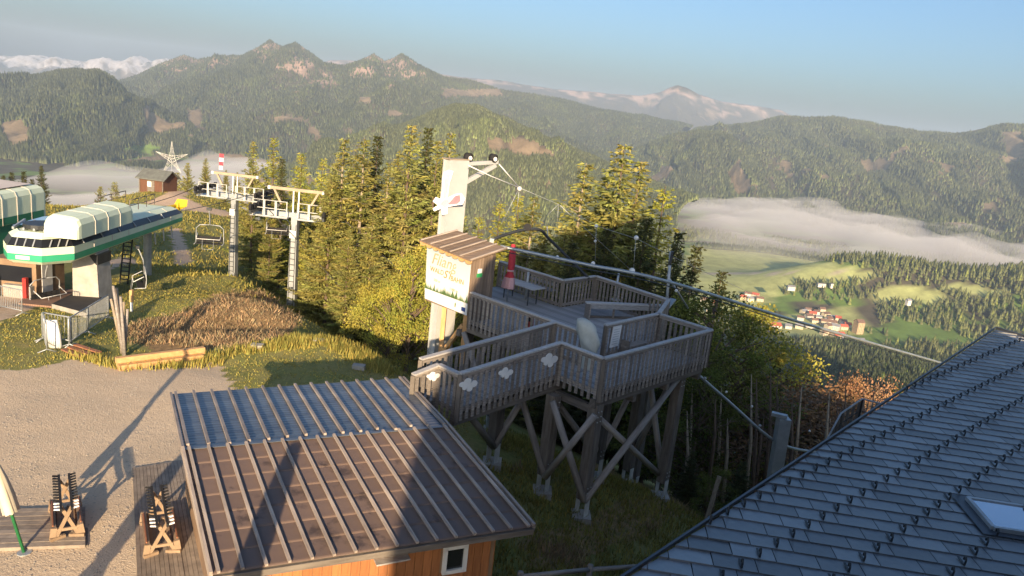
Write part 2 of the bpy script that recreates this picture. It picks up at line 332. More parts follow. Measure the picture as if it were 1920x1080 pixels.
def groundmat():
    m = bpy.data.materials.new('ground'); m.use_nodes = True; t = m.node_tree; b = t.nodes['Principled BSDF']; b.inputs['Roughness'].default_value = .95
    b.inputs['Specular IOR Level'].default_value = .15
    tc = nd(t, 'ShaderNodeTexCoord'); at = nd(t, 'ShaderNodeAttribute', attribute_name='mask'); sp = nd(t, 'ShaderNodeSeparateColor')
    t.links.new(at.outputs['Color'], sp.inputs[0])
    def noise(sc, det=8, ro=.6):
        n = nd(t, 'ShaderNodeTexNoise'); n.inputs['Scale'].default_value = sc; n.inputs['Detail'].default_value = det; n.inputs['Roughness'].default_value = ro
        t.links.new(tc.outputs['Object'], n.inputs[0]); return n
    def ramp(src, c1, c2, lo=.35, hi=.65, mid=None):
        r = nd(t, 'ShaderNodeValToRGB'); e = r.color_ramp.elements; e[0].position = lo; e[1].position = hi; e[0].color = (*c1, 1); e[1].color = (*c2, 1)
        if mid: k = r.color_ramp.elements.new((lo+hi)/2); k.color = (*mid, 1)
        t.links.new(src, r.inputs[0]); return r.outputs[0]
    n1 = noise(.9); n2 = noise(5, 10, .7); n3 = noise(26, 4, .6); n4 = noise(.18, 5)
    def mix(f, a, c):
        x = nd(t, 'ShaderNodeMix', data_type='RGBA'); t.links.new(f, x.inputs[0]) if not isinstance(f, float) else setattr(x.inputs[0], 'default_value', f)
        t.links.new(a, x.inputs[6]); t.links.new(c, x.inputs[7]); return x.outputs[2]
    g = ramp(n2.outputs[0], (.13,.15,.04), (.32,.31,.10), .3, .7, (.22,.23,.065))
    g2 = ramp(n1.outputs[0], (.28,.215,.105), (.19,.185,.06), .4, .6)
    g = mix(.42, g, g2)
    dr = ramp(n2.outputs[0], (.13,.085,.045), (.40,.27,.13), .3, .7, (.27,.18,.09))
    gr = ramp(n3.outputs[0], (.46,.345,.23), (.70,.55,.385), .3, .72, (.59,.455,.31))
    gl = ramp(n4.outputs[0], (.46,.365,.26), (.58,.475,.35), .35, .65); gr = mix(.5, gr, gl)
    mp = nd(t, 'ShaderNodeMapping'); mp.inputs['Scale'].default_value = (.35, 1.6, 1); mp.inputs['Rotation'].default_value = (0, 0, .5); t.links.new(tc.outputs['Object'], mp.inputs[0]); n5 = noise(.8, 6, .65); t.links.new(mp.outputs[0], n5.inputs[0])
    gr = mix(ramp(n5.outputs[0], (0,0,0), (.55,.55,.55), .46, .68), gr, ramp(n2.outputs[0], (.42,.33,.235), (.55,.44,.31)))
    pa = ramp(n2.outputs[0], (.50,.34,.22), (.70,.53,.38), .3, .7)
    def edge(s):
        a = nd(t, 'ShaderNodeMath', operation='MULTIPLY_ADD'); t.links.new(n2.outputs[0], a.inputs[0]); a.inputs[1].default_value = .9; a.inputs[2].default_value = -.45
        c = nd(t, 'ShaderNodeMath', operation='ADD'); t.links.new(a.outputs[0], c.inputs[0]); t.links.new(s, c.inputs[1])
        d = nd(t, 'ShaderNodeMapRange'); d.inputs[1].default_value = .35; d.inputs[2].default_value = .65; t.links.new(c.outputs[0], d.inputs[0]); return d.outputs[0]
    c = mix(edge(sp.outputs[2]), g, dr); c = mix(edge(sp.outputs[1]), c, pa); c = mix(edge(sp.outputs[0]), c, gr)
    t.links.new(c, b.inputs['Base Color'])
    bp = nd(t, 'ShaderNodeBump'); bp.inputs['Strength'].default_value = .7; bp.inputs['Distance'].default_value = .035
    mm = nd(t, 'ShaderNodeMath', operation='ADD'); t.links.new(n3.outputs[0], mm.inputs[0]); t.links.new(n2.outputs[0], mm.inputs[1])
    t.links.new(mm.outputs[0], bp.inputs['Height']); t.links.new(bp.outputs[0], b.inputs['Normal'])
    return m
M['ground'] = groundmat()
me = npmesh('ground', np.stack([GXf, GYf, GZf], 1), gridfaces(len(gx), len(gy)), M['ground'], None, True, 4)
a = me.color_attributes.new('mask', 'FLOAT_COLOR', 'POINT'); buf = np.ones((len(GXf), 4), np.float32); buf[:, :3] = mask; a.data.foreach_set('color', buf.ravel())
tag(place('ground', me), kind='structure')

# ------------------------------------------------------------------ far country
def landmat(name, cols, sc):
    m = bpy.data.materials.new(name); m.use_nodes = True; t = m.node_tree; b = t.nodes['Principled BSDF']; b.inputs['Roughness'].default_value = .95
    b.inputs['Specular IOR Level'].default_value = .1
    at = nd(t, 'ShaderNodeAttribute', attribute_name='tint'); tc = nd(t, 'ShaderNodeTexCoord')
    n = nd(t, 'ShaderNodeTexNoise'); n.inputs['Scale'].default_value = sc; n.inputs['Detail'].default_value = 9; n.inputs['Roughness'].default_value = .72
    t.links.new(tc.outputs['Object'], n.inputs[0])
    mr = nd(t, 'ShaderNodeMapRange'); mr.inputs[1].default_value = .25; mr.inputs[2].default_value = .75; mr.inputs[3].default_value = .55; mr.inputs[4].default_value = 1.45
    t.links.new(n.outputs[0], mr.inputs[0])
    hs = nd(t, 'ShaderNodeHueSaturation'); t.links.new(at.outputs['Color'], hs.inputs['Color']); t.links.new(mr.outputs[0], hs.inputs['Value'])
    t.links.new(hs.outputs[0], b.inputs['Base Color']); return m
M['land'] = landmat('mountain_land', None, .02)
FOREST = np.array([.072,.062,.042]); CLEAR = np.array([.20,.15,.095]); ROCK = np.array([.34,.235,.185]); SNOW = np.array([.50,.46,.45]); MEAD = np.array([.13,.20,.045])
HOUSES_Z = -398
trees_far = []
def forest_mesh(name, P, h, tint, sides=4, tiers=1):
    n = len(P); ang = rng.random(n)*6.28; vs = []; cs = []; ts = []; k0 = 0
    r = h*rng.uniform(.19, .27, n)
    for ti in range(tiers):
        zb = (0.05 if ti == 0 else .42)*h; zt = (.62 if (ti == 0 and tiers > 1) else 1.0)*h; rr = r*(1 if ti == 0 else .62)
        for k in range(sides):
            a = ang+k*2*math.pi/sides
            vs.append(np.stack([P[:, 0]+rr*np.cos(a), P[:, 1]+rr*np.sin(a), P[:, 2]+zb], 1))
        vs.append(np.stack([P[:, 0], P[:, 1], P[:, 2]+zt], 1))
        b = ti*(sides+1)
        for k in range(sides): ts.append((b+k, b+(k+1) % sides, b+sides))
    nv = tiers*(sides+1); v = np.stack(vs, 1).reshape(-1, 3)
    f = (np.arange(n)[:, None, None]*nv+np.array(ts)[None]).reshape(-1, 3)
    c = np.repeat(tint[:, None, :], nv, 1).reshape(-1, 3)
    return tag(place(name, npmesh(name, v, f, M['farforest'], c)), kind='stuff')
def resample(pts, n):
    pts = np.array(pts, float); d = np.r_[0, np.cumsum(np.hypot(np.diff(pts[:, 0]), np.diff(pts[:, 1])))]
    s = np.linspace(0, d[-1], n); return np.stack([np.interp(s, d, pts[:, k]) for k in range(pts.shape[1])], 1)
def mountain(name, ridge, depth, base, n, rows, seed, amp, prof=1.25, back=.35, rock=None, clear=.62, ntree=0, th=26, rough=1.0, snow=False, patches=(), meadows=(), reds=(), tone=1.0, spurw=.11):
    # ridge: list of (px, py, distance): the crest of a real massif at that distance, falling towards us over `depth` metres
    r = resample(ridge, n); P = np.array([aty(x, y, Y) for x, y, Y in r])
    s = np.linspace(0, 1, n); jag = (fbm(s*n/14, s*0+seed, seed, 4)-.5)*2*amp*.10*rough; P[:, 2] += jag
    t = np.r_[-back, -back*.5, np.linspace(0, 1, rows)**1.15]; T, S = np.meshgrid(t, s, indexing='ij')
    bx = P[None, :, 0]; by = P[None, :, 1]; rz = P[None, :, 2]
    dx = -bx/np.maximum(by, 1); X = bx*(1)+0*T; Y = by-depth*T
    X = X + depth*T*(bx/by)*-.6 
    wx = (fbm(S*9, T*2, seed+3)-.5)*depth*.25; X = X+wx*sstep(0, .3, np.abs(T)); 
    h = np.clip(1-np.abs(np.where(T < 0, T/back*.6, T)), 0, 1)**prof
    env = sstep(0, .22, T)*sstep(1.05, .75, T)
    q = P[:, 0].max()-P[:, 0].min(); u = (X-P[:, 0].min())/(q*spurw)
    rid = 1-np.abs(2*fbm(u, T*1.1, seed+11, 3)-1)*1.0; rid2 = fbm(X/(depth*.10), Y/(depth*.16), seed+21, 5)
    Z = base+(rz-base)*h+env*amp*((rid-.72)*1.5+(rid2-.5)*.9)
    Z = np.where(T < 0, Z, np.maximum(Z, base-5))
    fr = lambda A: A.ravel(); V_ = np.stack([fr(X), fr(Y), fr(Z)], 1)
    px, py = proj(V_)
    nz = fbm(V_[:, 0]/420, V_[:, 1]/420, seed+41, 4); n2 = fbm(V_[:, 0]/130, V_[:, 1]/130, seed+51, 4)
    cl = sstep(clear, clear+.05, nz)
    col = FOREST[None]*tone*(1+.5*(n2-.5))[:, None]
    bald = cl.copy(); col = col*(1-cl[:, None])+CLEAR*cl[:, None]*(.7+.6*n2)[:, None]
    if rock is not None:
        rk = sstep(rock, rock+.18, (fr(h)+ (n2-.5)*.5+(nz-.5)*.4)); rc = SNOW if snow else ROCK
        k2 = rk*(sstep(.30, .58, n2) if not snow else sstep(.28, .55, n2))
        col = col*(1-k2[:, None])+rc*k2[:, None]; bald = np.maximum(bald, rk*.85)
    for poly in patches:
        m_ = inpoly(px+(n2-.5)*14, py+(nz-.5)*10, poly); col[m_] = CLEAR*(.8+.5*n2[m_, None]); bald[m_] = 1
    for poly in reds:
        m_ = inpoly(px+(nz-.5)*40, py+(n2-.5)*24, poly); w_ = (sstep(.22, .52, n2)*.9)[m_, None]; col[m_] = col[m_]*(1-w_)+ROCK*w_; bald[m_] = np.maximum(bald[m_], .75*w_[:, 0])
    for poly in meadows:
        m_ = inpoly(px, py, poly); col[m_] = MEAD*1.1; bald[m_] = 1
    me = npmesh(name, V_, gridfaces(n, len(t)), M['land'], np.clip(col, .005, .9), True, 4)
    tag(place(name, me), kind='structure')
    if ntree:
        g = V_.reshape(len(t), n, 3); bd = bald.reshape(len(t), n)
        ntree = int(ntree*1.12); m_ = int(ntree*1.6); fs = rng.random(m_)*(n-1.001); ft = 2+(rng.random(m_))*(len(t)-3.01)
        i = ft.astype(int); j = fs.astype(int); a_ = (ft-i)[:, None]; c_ = (fs-j)[:, None]
        p = (g[i, j]*(1-c_)+g[i, j+1]*c_)*(1-a_)+(g[i+1, j]*(1-c_)+g[i+1, j+1]*c_)*a_
        ok = (rng.random(m_) > bd[i, j]*1.05); qx, qy = proj(p); ok &= (qx > -260) & (qx < 2200) & (p[:, 2] > HOUSES_Z-2)
        p = p[ok][:ntree]; hh = th*rng.uniform(.5, 1.25, len(p))*np.where(ft[ok][:ntree] < 9, .55, 1); p[:, 2] -= 2
        v = rng.uniform(.5, 1.6, len(p)); stand = fbm(p[:, 0]/170, p[:, 1]/170, seed+61, 3); lush = sstep(.52, .72, stand)*rng.random(len(p))
        tint = np.stack([v*(1.08+.45*lush), v*(1+.5*lush), v*(1.08+.1*lush)], 1)*tone
        forest_mesh(name.split('_')[0]+'_forest' if name.startswith(('far', 'left', 'main', 'round', 'right', 'knob')) else 'forest', p, hh, tint)
    return V_
mountain('far_snowy_range', [(-120,118,15000),(0,103,15000),(40,104,15000),(75,101,15000),(100,112,15000),(135,116,15000),(180,118,15000),(205,112,15000),(235,118,15000),(262,104,15000),(285,115,15000),(330,108,15000),(420,122,15000)],
         3000, -420, 220, 26, 3, 260, rock=.30, snow=True, prof=1.3, rough=2.2, clear=.5)
mountain('far_pale_range', [(560,135,14000),(620,112,14000),(660,112,14000),(760,130,14000),(868,145,14000),(930,150,14000),(985,158,14000),(1040,168,14000),(1110,172,14000),(1200,180,14000),(1238,172,14000),(1255,164,14000),(1270,159,14000),(1288,165,14000),(1310,177,14000),(1350,190,14000),(1400,196,14000),(1465,207,14000),(1530,240,14000)],
         3800, -420, 260, 26, 14, 220, rock=.86, snow=False, prof=1.35, rough=.8, clear=.72)
mountain('main_twin_peaks', [(140,230,7600),(215,160,7500),(262,140,7400),(300,120,7400),(345,103,7300),(370,112,7300),(415,104,7200),(455,104,7100),(480,91,7000),(494,82,7000),(506,75,7000),(518,82,7000),(531,88,7000),(543,83,7000),(554,79,7000),(568,88,7000),(585,100,7000),(612,120,7000),(640,123,7000),(672,114,7000),(688,106,7000),(701,100,7000),(722,114,7000),(740,107,7000),(753,100,7000),(785,120,7000),(830,142,7000),(880,150,7100),(940,168,7200),(1000,176,7400),(1060,186,7600),(1130,205,7800),(1200,215,8000),(1300,235,8200)],
         3300, -402, 420, 90, 24, 210, rock=None, rough=.25, ntree=105000, th=28, clear=.72, reds=[[(640,118),(700,100),(752,102),(800,135),(790,165),(720,165),(660,150)],[(300,118),(345,100),(455,104),(440,125),(360,130),(310,135)],[(470,95),(505,82),(560,90),(600,120),(560,135),(500,125)],[(540,125),(610,125),(640,160),(600,165)]], patches=[[(825,165),(935,168),(940,180),(830,182)],[(345,205),(375,203),(380,240),(360,240)],[(670,182),(700,182),(695,196),(672,192)]],
         meadows=[[(225,280),(255,268),(300,270),(308,280),(270,290)]])
mountain('right_ridge', [(1150,330,7400),(1250,262,7200),(1310,240,7000),(1400,232,6800),(1465,215,6600),(1510,217,6500),(1560,219,6400),(1640,231,6300),(1700,240,6200),(1790,252,6000),(1850,240,5800),(1885,231,5700),(1920,234,5600),(2010,250,5500),(2150,260,5400)],
         3000, -402, 240, 80, 37, 200, rock=None, ntree=80000, th=27, clear=.69, patches=[[(1610,300),(1680,295),(1660,320),(1620,325)],[(1340,310),(1400,300),(1420,340),(1380,380),(1350,350)],[(1875,245),(1915,245),(1920,300),(1880,305)],[(1830,380),(1870,375),(1850,400)],[(1740,300),(1790,310),(1770,330)],[(1450,300),(1470,300),(1490,330),(1470,325)]])
mountain('left_forest_hill', [(-220,200,4700),(-60,160,4650),(0,158,4600),(60,143,4550),(120,132,4500),(185,130,4450),(215,150,4400),(240,172,4400),(285,192,4400),(330,225,4500),(420,290,4600)],
         1500, -402, 220, 70, 51, 150, ntree=60000, th=26, clear=.71, meadows=[[(225,280),(255,268),(300,270),(308,280),(270,290)]], prof=1.1, patches=[[(0,225),(40,222),(50,240),(20,250),(0,250)],[(5,250),(55,245),(60,268),(15,275)],[(60,278),(90,280),(80,290)]])
mountain('knob_hill', [(1120,330,5600),(1200,275,5500),(1260,250,5400),(1310,243,5300),(1360,248,5250),(1400,280,5200),(1440,330,5150),(1480,370,5100)],
         1300, -402, 160, 46, 63, 90, ntree=28000, th=25, clear=.66, prof=.9, patches=[[(1360,325),(1385,292),(1400,330),(1420,350),(1380,370)]])
mountain('round_green_hill', [(520,330,3500),(620,275,3450),(690,245,3400),(760,228,3350),(800,212,3300),(850,196,3250),(890,195,3250),(930,212,3250),(985,238,3200),(1040,262,3200),(1120,295,3150),(1200,330,3100),(1290,370,3050)],
         1500, -402, 240, 80, 71, 120, ntree=95000, th=17, clear=.70, prof=.95, tone=1.45, patches=[[(905,258),(960,253),(1010,265),(1045,290),(990,290),(920,280)],[(1015,340),(1040,335),(1030,350)]])

# valley floor
vx = np.linspace(-4200, 4800, 260); vy = np.r_[np.linspace(1250, 3600, 150), np.linspace(3650, 8200, 60)]
VX, VY = np.meshgrid(vx, vy); VXf, VYf = VX.ravel(), VY.ravel()
hill = 95*np.exp(-(((VXf-930)/260)**2+((VYf-2050)/170)**2)) + 150*np.exp(-(((VXf-1500)/420)**2+((VYf-1900)/330)**2)) + 120*np.exp(-(((VXf-1900)/400)**2+((VYf-2100)/350)**2))
VZf = -402+hill+(fbm(VXf/300, VYf/300, 77)-.5)*8*sstep(1300, 1700, VYf)
vpx, vpy = proj(np.stack([VXf, VYf, VZf], 1))
vn = fbm(VXf/160, VYf/160, 83, 4)
vc = np.where((vn > .5)[:, None], MEAD*1.0, FOREST*1.2)
fpoly = [[(1290,465),(1400,470),(1560,492),(1655,514),(1620,528),(1545,530),(1500,527),(1470,545),(1425,585),(1290,595)],[(1640,545),(1700,532),(1765,545),(1800,565),(1740,568),(1650,565)],
         [(1780,525),(1850,540),(1900,552),(1830,556),(1770,540)], [(1470,590),(1600,575),(1625,625),(1500,640),(1440,615)], [(1560,640),(1690,655),(1820,690),(1740,705),(1600,665)]]
isf = np.zeros(len(VXf), bool)
for p in fpoly: isf |= inpoly(vpx, vpy, p)
vc = np.where(isf[:, None], np.array([.37,.39,.15])*(.8+.4*vn)[:, None], vc)
strip = inpoly(vpx, vpy, [(1330,511),(1600,509),(1600,513),(1330,515)]); vc[strip] = (.42,.36,.26)
lake = inpoly(vpx, vpy, [(1400,366),(1500,366),(1590,378),(1560,392),(1450,385)]); vc[lake] = (.03,.06,.09)
me = npmesh('valley_floor', np.stack([VXf, VYf, VZf], 1), gridfaces(len(vx), len(vy)), M['land'], vc, True, 4)
tag(place('valley_floor', me), kind='structure')
def vz(x, y):
    h_ = 95*np.exp(-(((x-930)/260)**2+((y-2050)/170)**2)) + 150*np.exp(-(((x-1500)/420)**2+((y-1900)/330)**2)) + 120*np.exp(-(((x-1900)/400)**2+((y-2100)/350)**2))
    return -402+h_
# valley woods
n = 40000; x = rng.uniform(-200, 3000, n); y = rng.uniform(1450, 3100, n); z = vz(x, y); qx, qy = proj(np.stack([x, y, z], 1))
keep = np.zeros(n, bool)
for p in fpoly: keep |= inpoly(qx, qy, p)
hillh = z+402; ok = (~keep) & ((hillh > 22) | (fbm(x/150, y/150, 83, 4) < .47) | (qy > 645)) & (qx > 1230) & (qx < 2400) & ~(inpoly(qx, qy, [(1440,570),(1640,560),(1660,650),(1440,640)]) & (rng.random(n) < .93))
p = np.stack([x, y, z], 1)[ok]; v = rng.uniform(.9, 1.7, len(p)); lush = (rng.random(len(p)) < .3)*rng.random(len(p))
forest_mesh('valley_woods', p, rng.uniform(12, 25, len(p)), np.stack([v*(1.15+.7*lush), v*(1.05+.7*lush), v], 1)*1.15, 5, 2)
# a dark tree line beyond the airfield
s = rng.random(700); lx = np.interp(s, [0, .45, 1], [1300, 1450, 1600]); ly = np.interp(s, [0, .45, 1], [462, 474, 503])
p = np.array([atz(a_, b_+rng.uniform(-1.5, 1.5), -400) for a_, b_ in zip(lx, ly)]); v = rng.uniform(.7, 1.2, len(p))
forest_mesh('tree_line', p, rng.uniform(12, 22, len(p)), np.stack([v, v, v], 1), 5, 1)
# our own wooded hillside below the viewpoint
n = 62000; x = rng.uniform(-420, 900, n); y = 130+1430*rng.random(n)**.85; z = np.concatenate([ground(x[i:i+6000], y[i:i+6000]) for i in range(0, n, 6000)])
qx, qy = proj(np.stack([x, y, z], 1)); ok = (qx > -80) & (qx < 2300) & ((x > -18) | (y > 190)) & (qy > 200) & ~inpoly(qx, qy, [(1440,595),(1640,575),(1660,645),(1470,638)])
p = np.stack([x, y, z], 1)[ok]; v = rng.uniform(.55, 1.25, len(p)); lush = (rng.random(len(p)) < .22)*rng.random(len(p))
forest_mesh('hillside_forest', p, rng.uniform(9, 19, len(p))*np.where(p[:, 1] < 220, .7, 1), np.stack([v*(1+.6*lush), v*(1+.8*lush), v], 1), 6, 2)

# ------------------------------------------------------------------ the lodge (its gabled block stands behind the camera, its metal roofed wing reaches out in front)
lodge = thing('alpine_lodge', 'lodge wing in the lower right with blue-grey metal tile roof, snow guards and skylight', 'building', (10, -6, -2))
mb = MB().prism([(.4,-4),(22,-4),(21.6,7.4),(17,8.0),(16.6,10.6),(12.6,17.4),(4.9,14.9),(1.2,12.0),(.6,10.6),(.4,9.0)], (1,0,0), (0,0,1), (0,-1,0), (0,-.9,0), 13)
part('wall', mb, M['stucco'], lodge)
rs = .03; RH = 5.6; RZ0 = CAM_Z-RH
def rp(x, y, dz=0): return np.array([x, y, RZ0+rs*y+dz])
def roofpt(px, py):
    d = ray(px, py); t = -RH/(d[2]-rs*d[1]); return d*t+CAMP
e0 = roofpt(1180, 1080); e1 = roofpt(1870, 615); e2 = roofpt(1920, 630)
ev = unit(e1-e0); e00 = e0-ev*3.2; rv = unit(e2-e1); e3 = e1+rv*6.5
poly = [e00, e1, e3, np.array([e3[0], .2, 0]), np.array([e00[0], .2, 0])]
zz = lambda p, dz: np.array([p[0], p[1], RZ0+rs*p[1]+dz])
mb = MB(); n = len(poly); mb.add([zz(p, -.06) for p in poly]+[zz(p, -.30) for p in poly], [tuple(range(n)), tuple(range(2*n-1, n-1, -1))]+[(i, n+i, n+(i+1) % n, (i+1) % n) for i in range(n)])
roof = part('roof', mb, M['roofdark'], lodge)
inset = lambda p: p*np.array([1,1,0])+np.array([.35, -.45, 0])*(1 if p[1] > .3 else 0)
mb = MB(); pw = [inset(p) for p in poly]; mb.add([q+np.array([0,0,RZ0-.29]) for q in pw]+[q*np.array([1,1,0])+np.array([0,0,-5]) for q in pw], [tuple(range(n)), tuple(range(2*n-1, n-1, -1))]+[(i, n+i, n+(i+1) % n, (i+1) % n) for i in range(n)])
part('wing_wall', mb, M['stucco'], lodge)
# tiles: courses run across, each tile's near edge stands proud of the course below it
cth = R(-6.0); cx_ = np.array([math.cos(cth), math.sin(cth), 0]); cy_ = np.array([-math.sin(cth), math.cos(cth), 0])
TW, TH = .56, .315
px2 = [(p[0], p[1]) for p in poly]
tm = MB(); tm.add([(0,0,.0),(TW-.012,0,.0),(TW-.012,TH+.03,-.018),(0,TH+.03,-.018),(0,.004,-.032),(TW-.012,.004,-.032),(.03,TH*.55,-.006),(TW*.5,TH*.5,-.012),(TW-.04,TH*.55,-.010)],
                  [(0,1,7),(1,8,7),(1,2,8),(2,3,7),(2,7,8),(3,0,6),(3,6,7),(0,7,6),(0,4,5,1)])
tile_me = tm.mesh('roof_tile', M['tile'])
hk = MB(); hk.box(-.012,.012,0,.16,.0,.006); hk.tube([(0,0,0),(0,-.01,.055),(0,.012,.085),(0,.035,.075),(0,.04,.04)], .011, 5)
hk.v = [(v[0]*1.3, v[1]*1.2, v[2]*1.35) for v in hk.v]; hook_me = hk.mesh('snow_guard', M['darksteel'])
tiles = []; nrow = 70
sky_c = roofpt(1905, 975); pa = (roofpt(1843,975)-sky_c)@cx_; pl0 = (roofpt(1900,1002)-sky_c)@cy_; pl1 = (roofpt(1900,953)-sky_c)@cy_; sx0, sx1 = pa+.2, 1.3; sy0, sy1 = pl0+.05, pl1-.15
def clip_poly(pl, conv):
    out = [tuple(p) for p in pl]; m = len(conv); cx0 = sum(p[0] for p in conv)/m; cy0 = sum(p[1] for p in conv)/m
    for i in range(m):
        a, b_ = conv[i], conv[(i+1) % m]; ex, ey = b_[0]-a[0], b_[1]-a[1]; sg = 1 if ex*(cy0-a[1])-ey*(cx0-a[0]) > 0 else -1
        f_ = lambda p: sg*(ex*(p[1]-a[1])-ey*(p[0]-a[0])); inp, out = out, []
        for j in range(len(inp)):
            p, q = inp[j], inp[(j+1) % len(inp)]; fp_, fq_ = f_(p), f_(q)
            if fp_ >= 0: out.append(p)
            if (fp_ >= 0) != (fq_ >= 0): t_ = fp_/(fp_-fq_); out.append((p[0]+(q[0]-p[0])*t_, p[1]+(q[1]-p[1])*t_))
        if len(out) < 3: return []
    return out
yy = unit(cy_+np.array([0,0,rs*cy_[1]])); up_ = unit(np.cross(cx_, yy)); xx = np.cross(yy, up_)
for r_ in range(-14, nrow):
    for k in range(-10, 46):
        o = np.array([1.4, 5.04, 0])+cx_*((k+(r_ % 2)*.5)*TW)+cy_*(r_*TH); c = o+cx_*TW/2+cy_*TH/2
        l = c-sky_c; a, b_ = l@cx_, l@cy_
        if sx0-.1 < a < sx1 and sy0-.05 < b_ < sy1+.1: continue
        X_, Y_ = proj(zz(c, 0)[None])
        if c[1] < .3: continue
        cor = [o, o+cx_*TW, o+cx_*TW+cy_*TH, o+cy_*TH]; ins = [bool(inpoly(np.array([w[0]]), np.array([w[1]]), px2)[0]) for w in cor]
        if all(ins): tiles.append((np.hypot(*c[:2]), zz(o, 0), r_, k, None))
        elif any(ins):
            loc_ = [((w[0]-o[0])*cx_[0]+(w[1]-o[1])*cx_[1], (w[0]-o[0])*cy_[0]+(w[1]-o[1])*cy_[1]) for w in poly]
            pl = clip_poly([(0,0),(TW-.012,0),(TW-.012,TH),(0,TH)], loc_)
            if len(pl) > 2: tiles.append((np.hypot(*c[:2]), zz(o, 0), r_, k, pl))
def _vis(q):
    X_, Y_ = proj((q[1]+cx_*TW/2+cy_*TH/2)[None]); return not (-40 < X_[0] < 1960 and 0 < Y_[0] < 1110)
tiles.sort(key=lambda q: (_vis(q), q[0]))
rest = MB(); nt = 0; nh = 0
for i, (d, P0, r_, k, pl) in enumerate(tiles):
    if pl is None: tv, tf_ = tm.v, tm.f
    else:
        m = len(pl); tv = [(p[0], p[1], -.028*p[1]/TH) for p in pl]+[(p[0], p[1]+.003, -.06) for p in pl]; tf_ = [tuple(range(m))]+[(j, j+m, (j+1) % m+m, (j+1) % m) for j in range(m)]
    if nt < 300:
        nt += 1; place('roof_tile', tile_me if pl is None else MB().add(tv, tf_).mesh('roof_tile', M['tile']), M4(xx, yy, up_, P0), roof)
    else: rest.add([P0+xx*v[0]+yy*v[1]+up_*v[2] for v in tv], tf_)
    if (pl is None or (max(p[0] for p in pl) > TW*.7 and min(p[0] for p in pl) < TW*.55 and min(p[1] for p in pl) < .03)) and (k+(r_//2)) % 2 == 0 and nh < 290:
        nh += 1; place('snow_guard', hook_me, M4(xx, yy, up_, P0+xx*TW*.62+yy*.045+up_*.002), roof)
if rest.v: o = part('roof_tiles', rest, M['tile'], roof); o['kind'] = 'stuff'
mb = MB().beam(zz(e00, .0)-np.array([.03,-.03,0]), zz(e1, .0)-np.array([.03,-.03,0]), .035, .05); mb.beam(zz(e1, .0), zz(e3, .0), .07, .07); part('roof_trim', mb, M['trim'], roof)
S = lambda a, b_, z: sky_c+xx*a+yy*b_+up_*z
mb = MB().add([S(pa-.20,pl0-.16,.022),S(sx1,pl0-.16,.022),S(sx1,pl1+.14,.02),S(pa-.20,pl1+.14,.02)], [(0,1,2,3)]); part('skylight_flashing', mb, M['trim'], roof)
f = MB()
for p0, p1 in [((pa,pl0),(1.2,pl0)),((pa,pl1),(1.2,pl1)),((pa,pl0),(pa,pl1))]: f.beam(S(*p0,.05), S(*p1,.05), .06, .06)
sf = part('skylight', f, M['steel'], roof)
mb = MB().add([S(pa+.03,pl0+.03,.062),S(1.2,pl0+.03,.062),S(1.2,pl1-.03,.062),S(pa+.03,pl1-.03,.062)], [(0,1,2,3)]); part('skylight_pane', mb, M['skyglass'], roof)

# ------------------------------------------------------------------ kiosk hut with the batten roof
def hp(px, py, z): return atz(px, py, z)
F0, F1 = hp(398,1078,2.5), hp(1000,988,2.5); G0, G1 = hp(345,843,3.0), hp(840,800,3.0); B0, B1 = hp(322,740,2.55), hp(755,710,2.55)
hut = thing('kiosk_hut', 'low wooden kiosk hut with brown batten roof, blue sky sheen painted on its rear pitch, and orange board walls', 'hut', ((F0+B1)/2)*np.array([1,1,0]))
hx = unit((F1-F0)*np.array([1,1,0])); hy = np.array([-hx[1], hx[0], 0]); lerp = lambda a, b_, t: a+(b_-a)*t
fw0, fw1 = F0+hx*.30+hy*.42, F1-hx*.55+hy*.42; bw0, bw1 = B0+hx*.30-hy*.4, B1-hx*.5-hy*.4
wz0 = -1.6
mb = MB(); cs = [fw0, fw1, bw1, bw0]; tops = [2.45, 2.45, 2.5, 2.5]
mb.add([np.array([c[0], c[1], wz0]) for c in cs]+[np.array([c[0], c[1], t]) for c, t in zip(cs, tops)], [(0,1,5,4),(1,2,6,5),(2,3,7,6),(3,0,4,7),(0,3,2,1)])
body = part('wall_core', mb, M['stucco'], hut)
hbm = MB().box(0,.155,-.018,.0,0,3.9).mesh('wall_board', M['orange'])
Lf = np.linalg.norm((fw1-fw0)[:2]); fx = unit((fw1-fw0)*np.array([1,1,0])); fy = np.array([-fx[1], fx[0], 0])
win_c = lerp(fw0, fw1, 0); d_ = ray(852, 1046); nrm = -fy; t_ = ((fw0-CAMP)@nrm)/(d_@nrm); wc = CAMP+d_*t_
wa = (wc-fw0)@fx; ww, wh = .40, .50; wzc = wc[2]
for k in range(int(Lf/.165)+1):
    a = k*.165
    p = fw0+fx*a
    if a+.155 > Lf: continue
    if wa-ww/2-.1 < a < wa+ww/2-.02:
        me_ = MB().box(0,.155,-.018,0,0,wzc-wh/2-wz0-.02).mesh('wall_board', M['orange'])
        place('wall_board', me_, M4(fx, fy, np.array([0,0,1.0]), np.array([p[0], p[1], wz0])), hut)
    else: place('wall_board', hbm, M4(fx, fy, np.array([0,0,1.0]), np.array([p[0], p[1], wz0+random.uniform(-.02,.02)])), hut)
sx_ = unit((bw1-fw1)*np.array([1,1,0])); sy_ = np.array([-sx_[1], sx_[0], 0])
for k in range(int(np.linalg.norm((bw1-fw1)[:2])/.165)):
    p = fw1+sx_*k*.165; place('wall_board', hbm, M4(sx_, sy_, np.array([0,0,1.0]), np.array([p[0], p[1], wz0])), hut)
WP = lambda a, z, out: fw0*np.array([1,1,0])+fx*(wa+a)-fy*out+np.array([0,0,z])
f = MB()
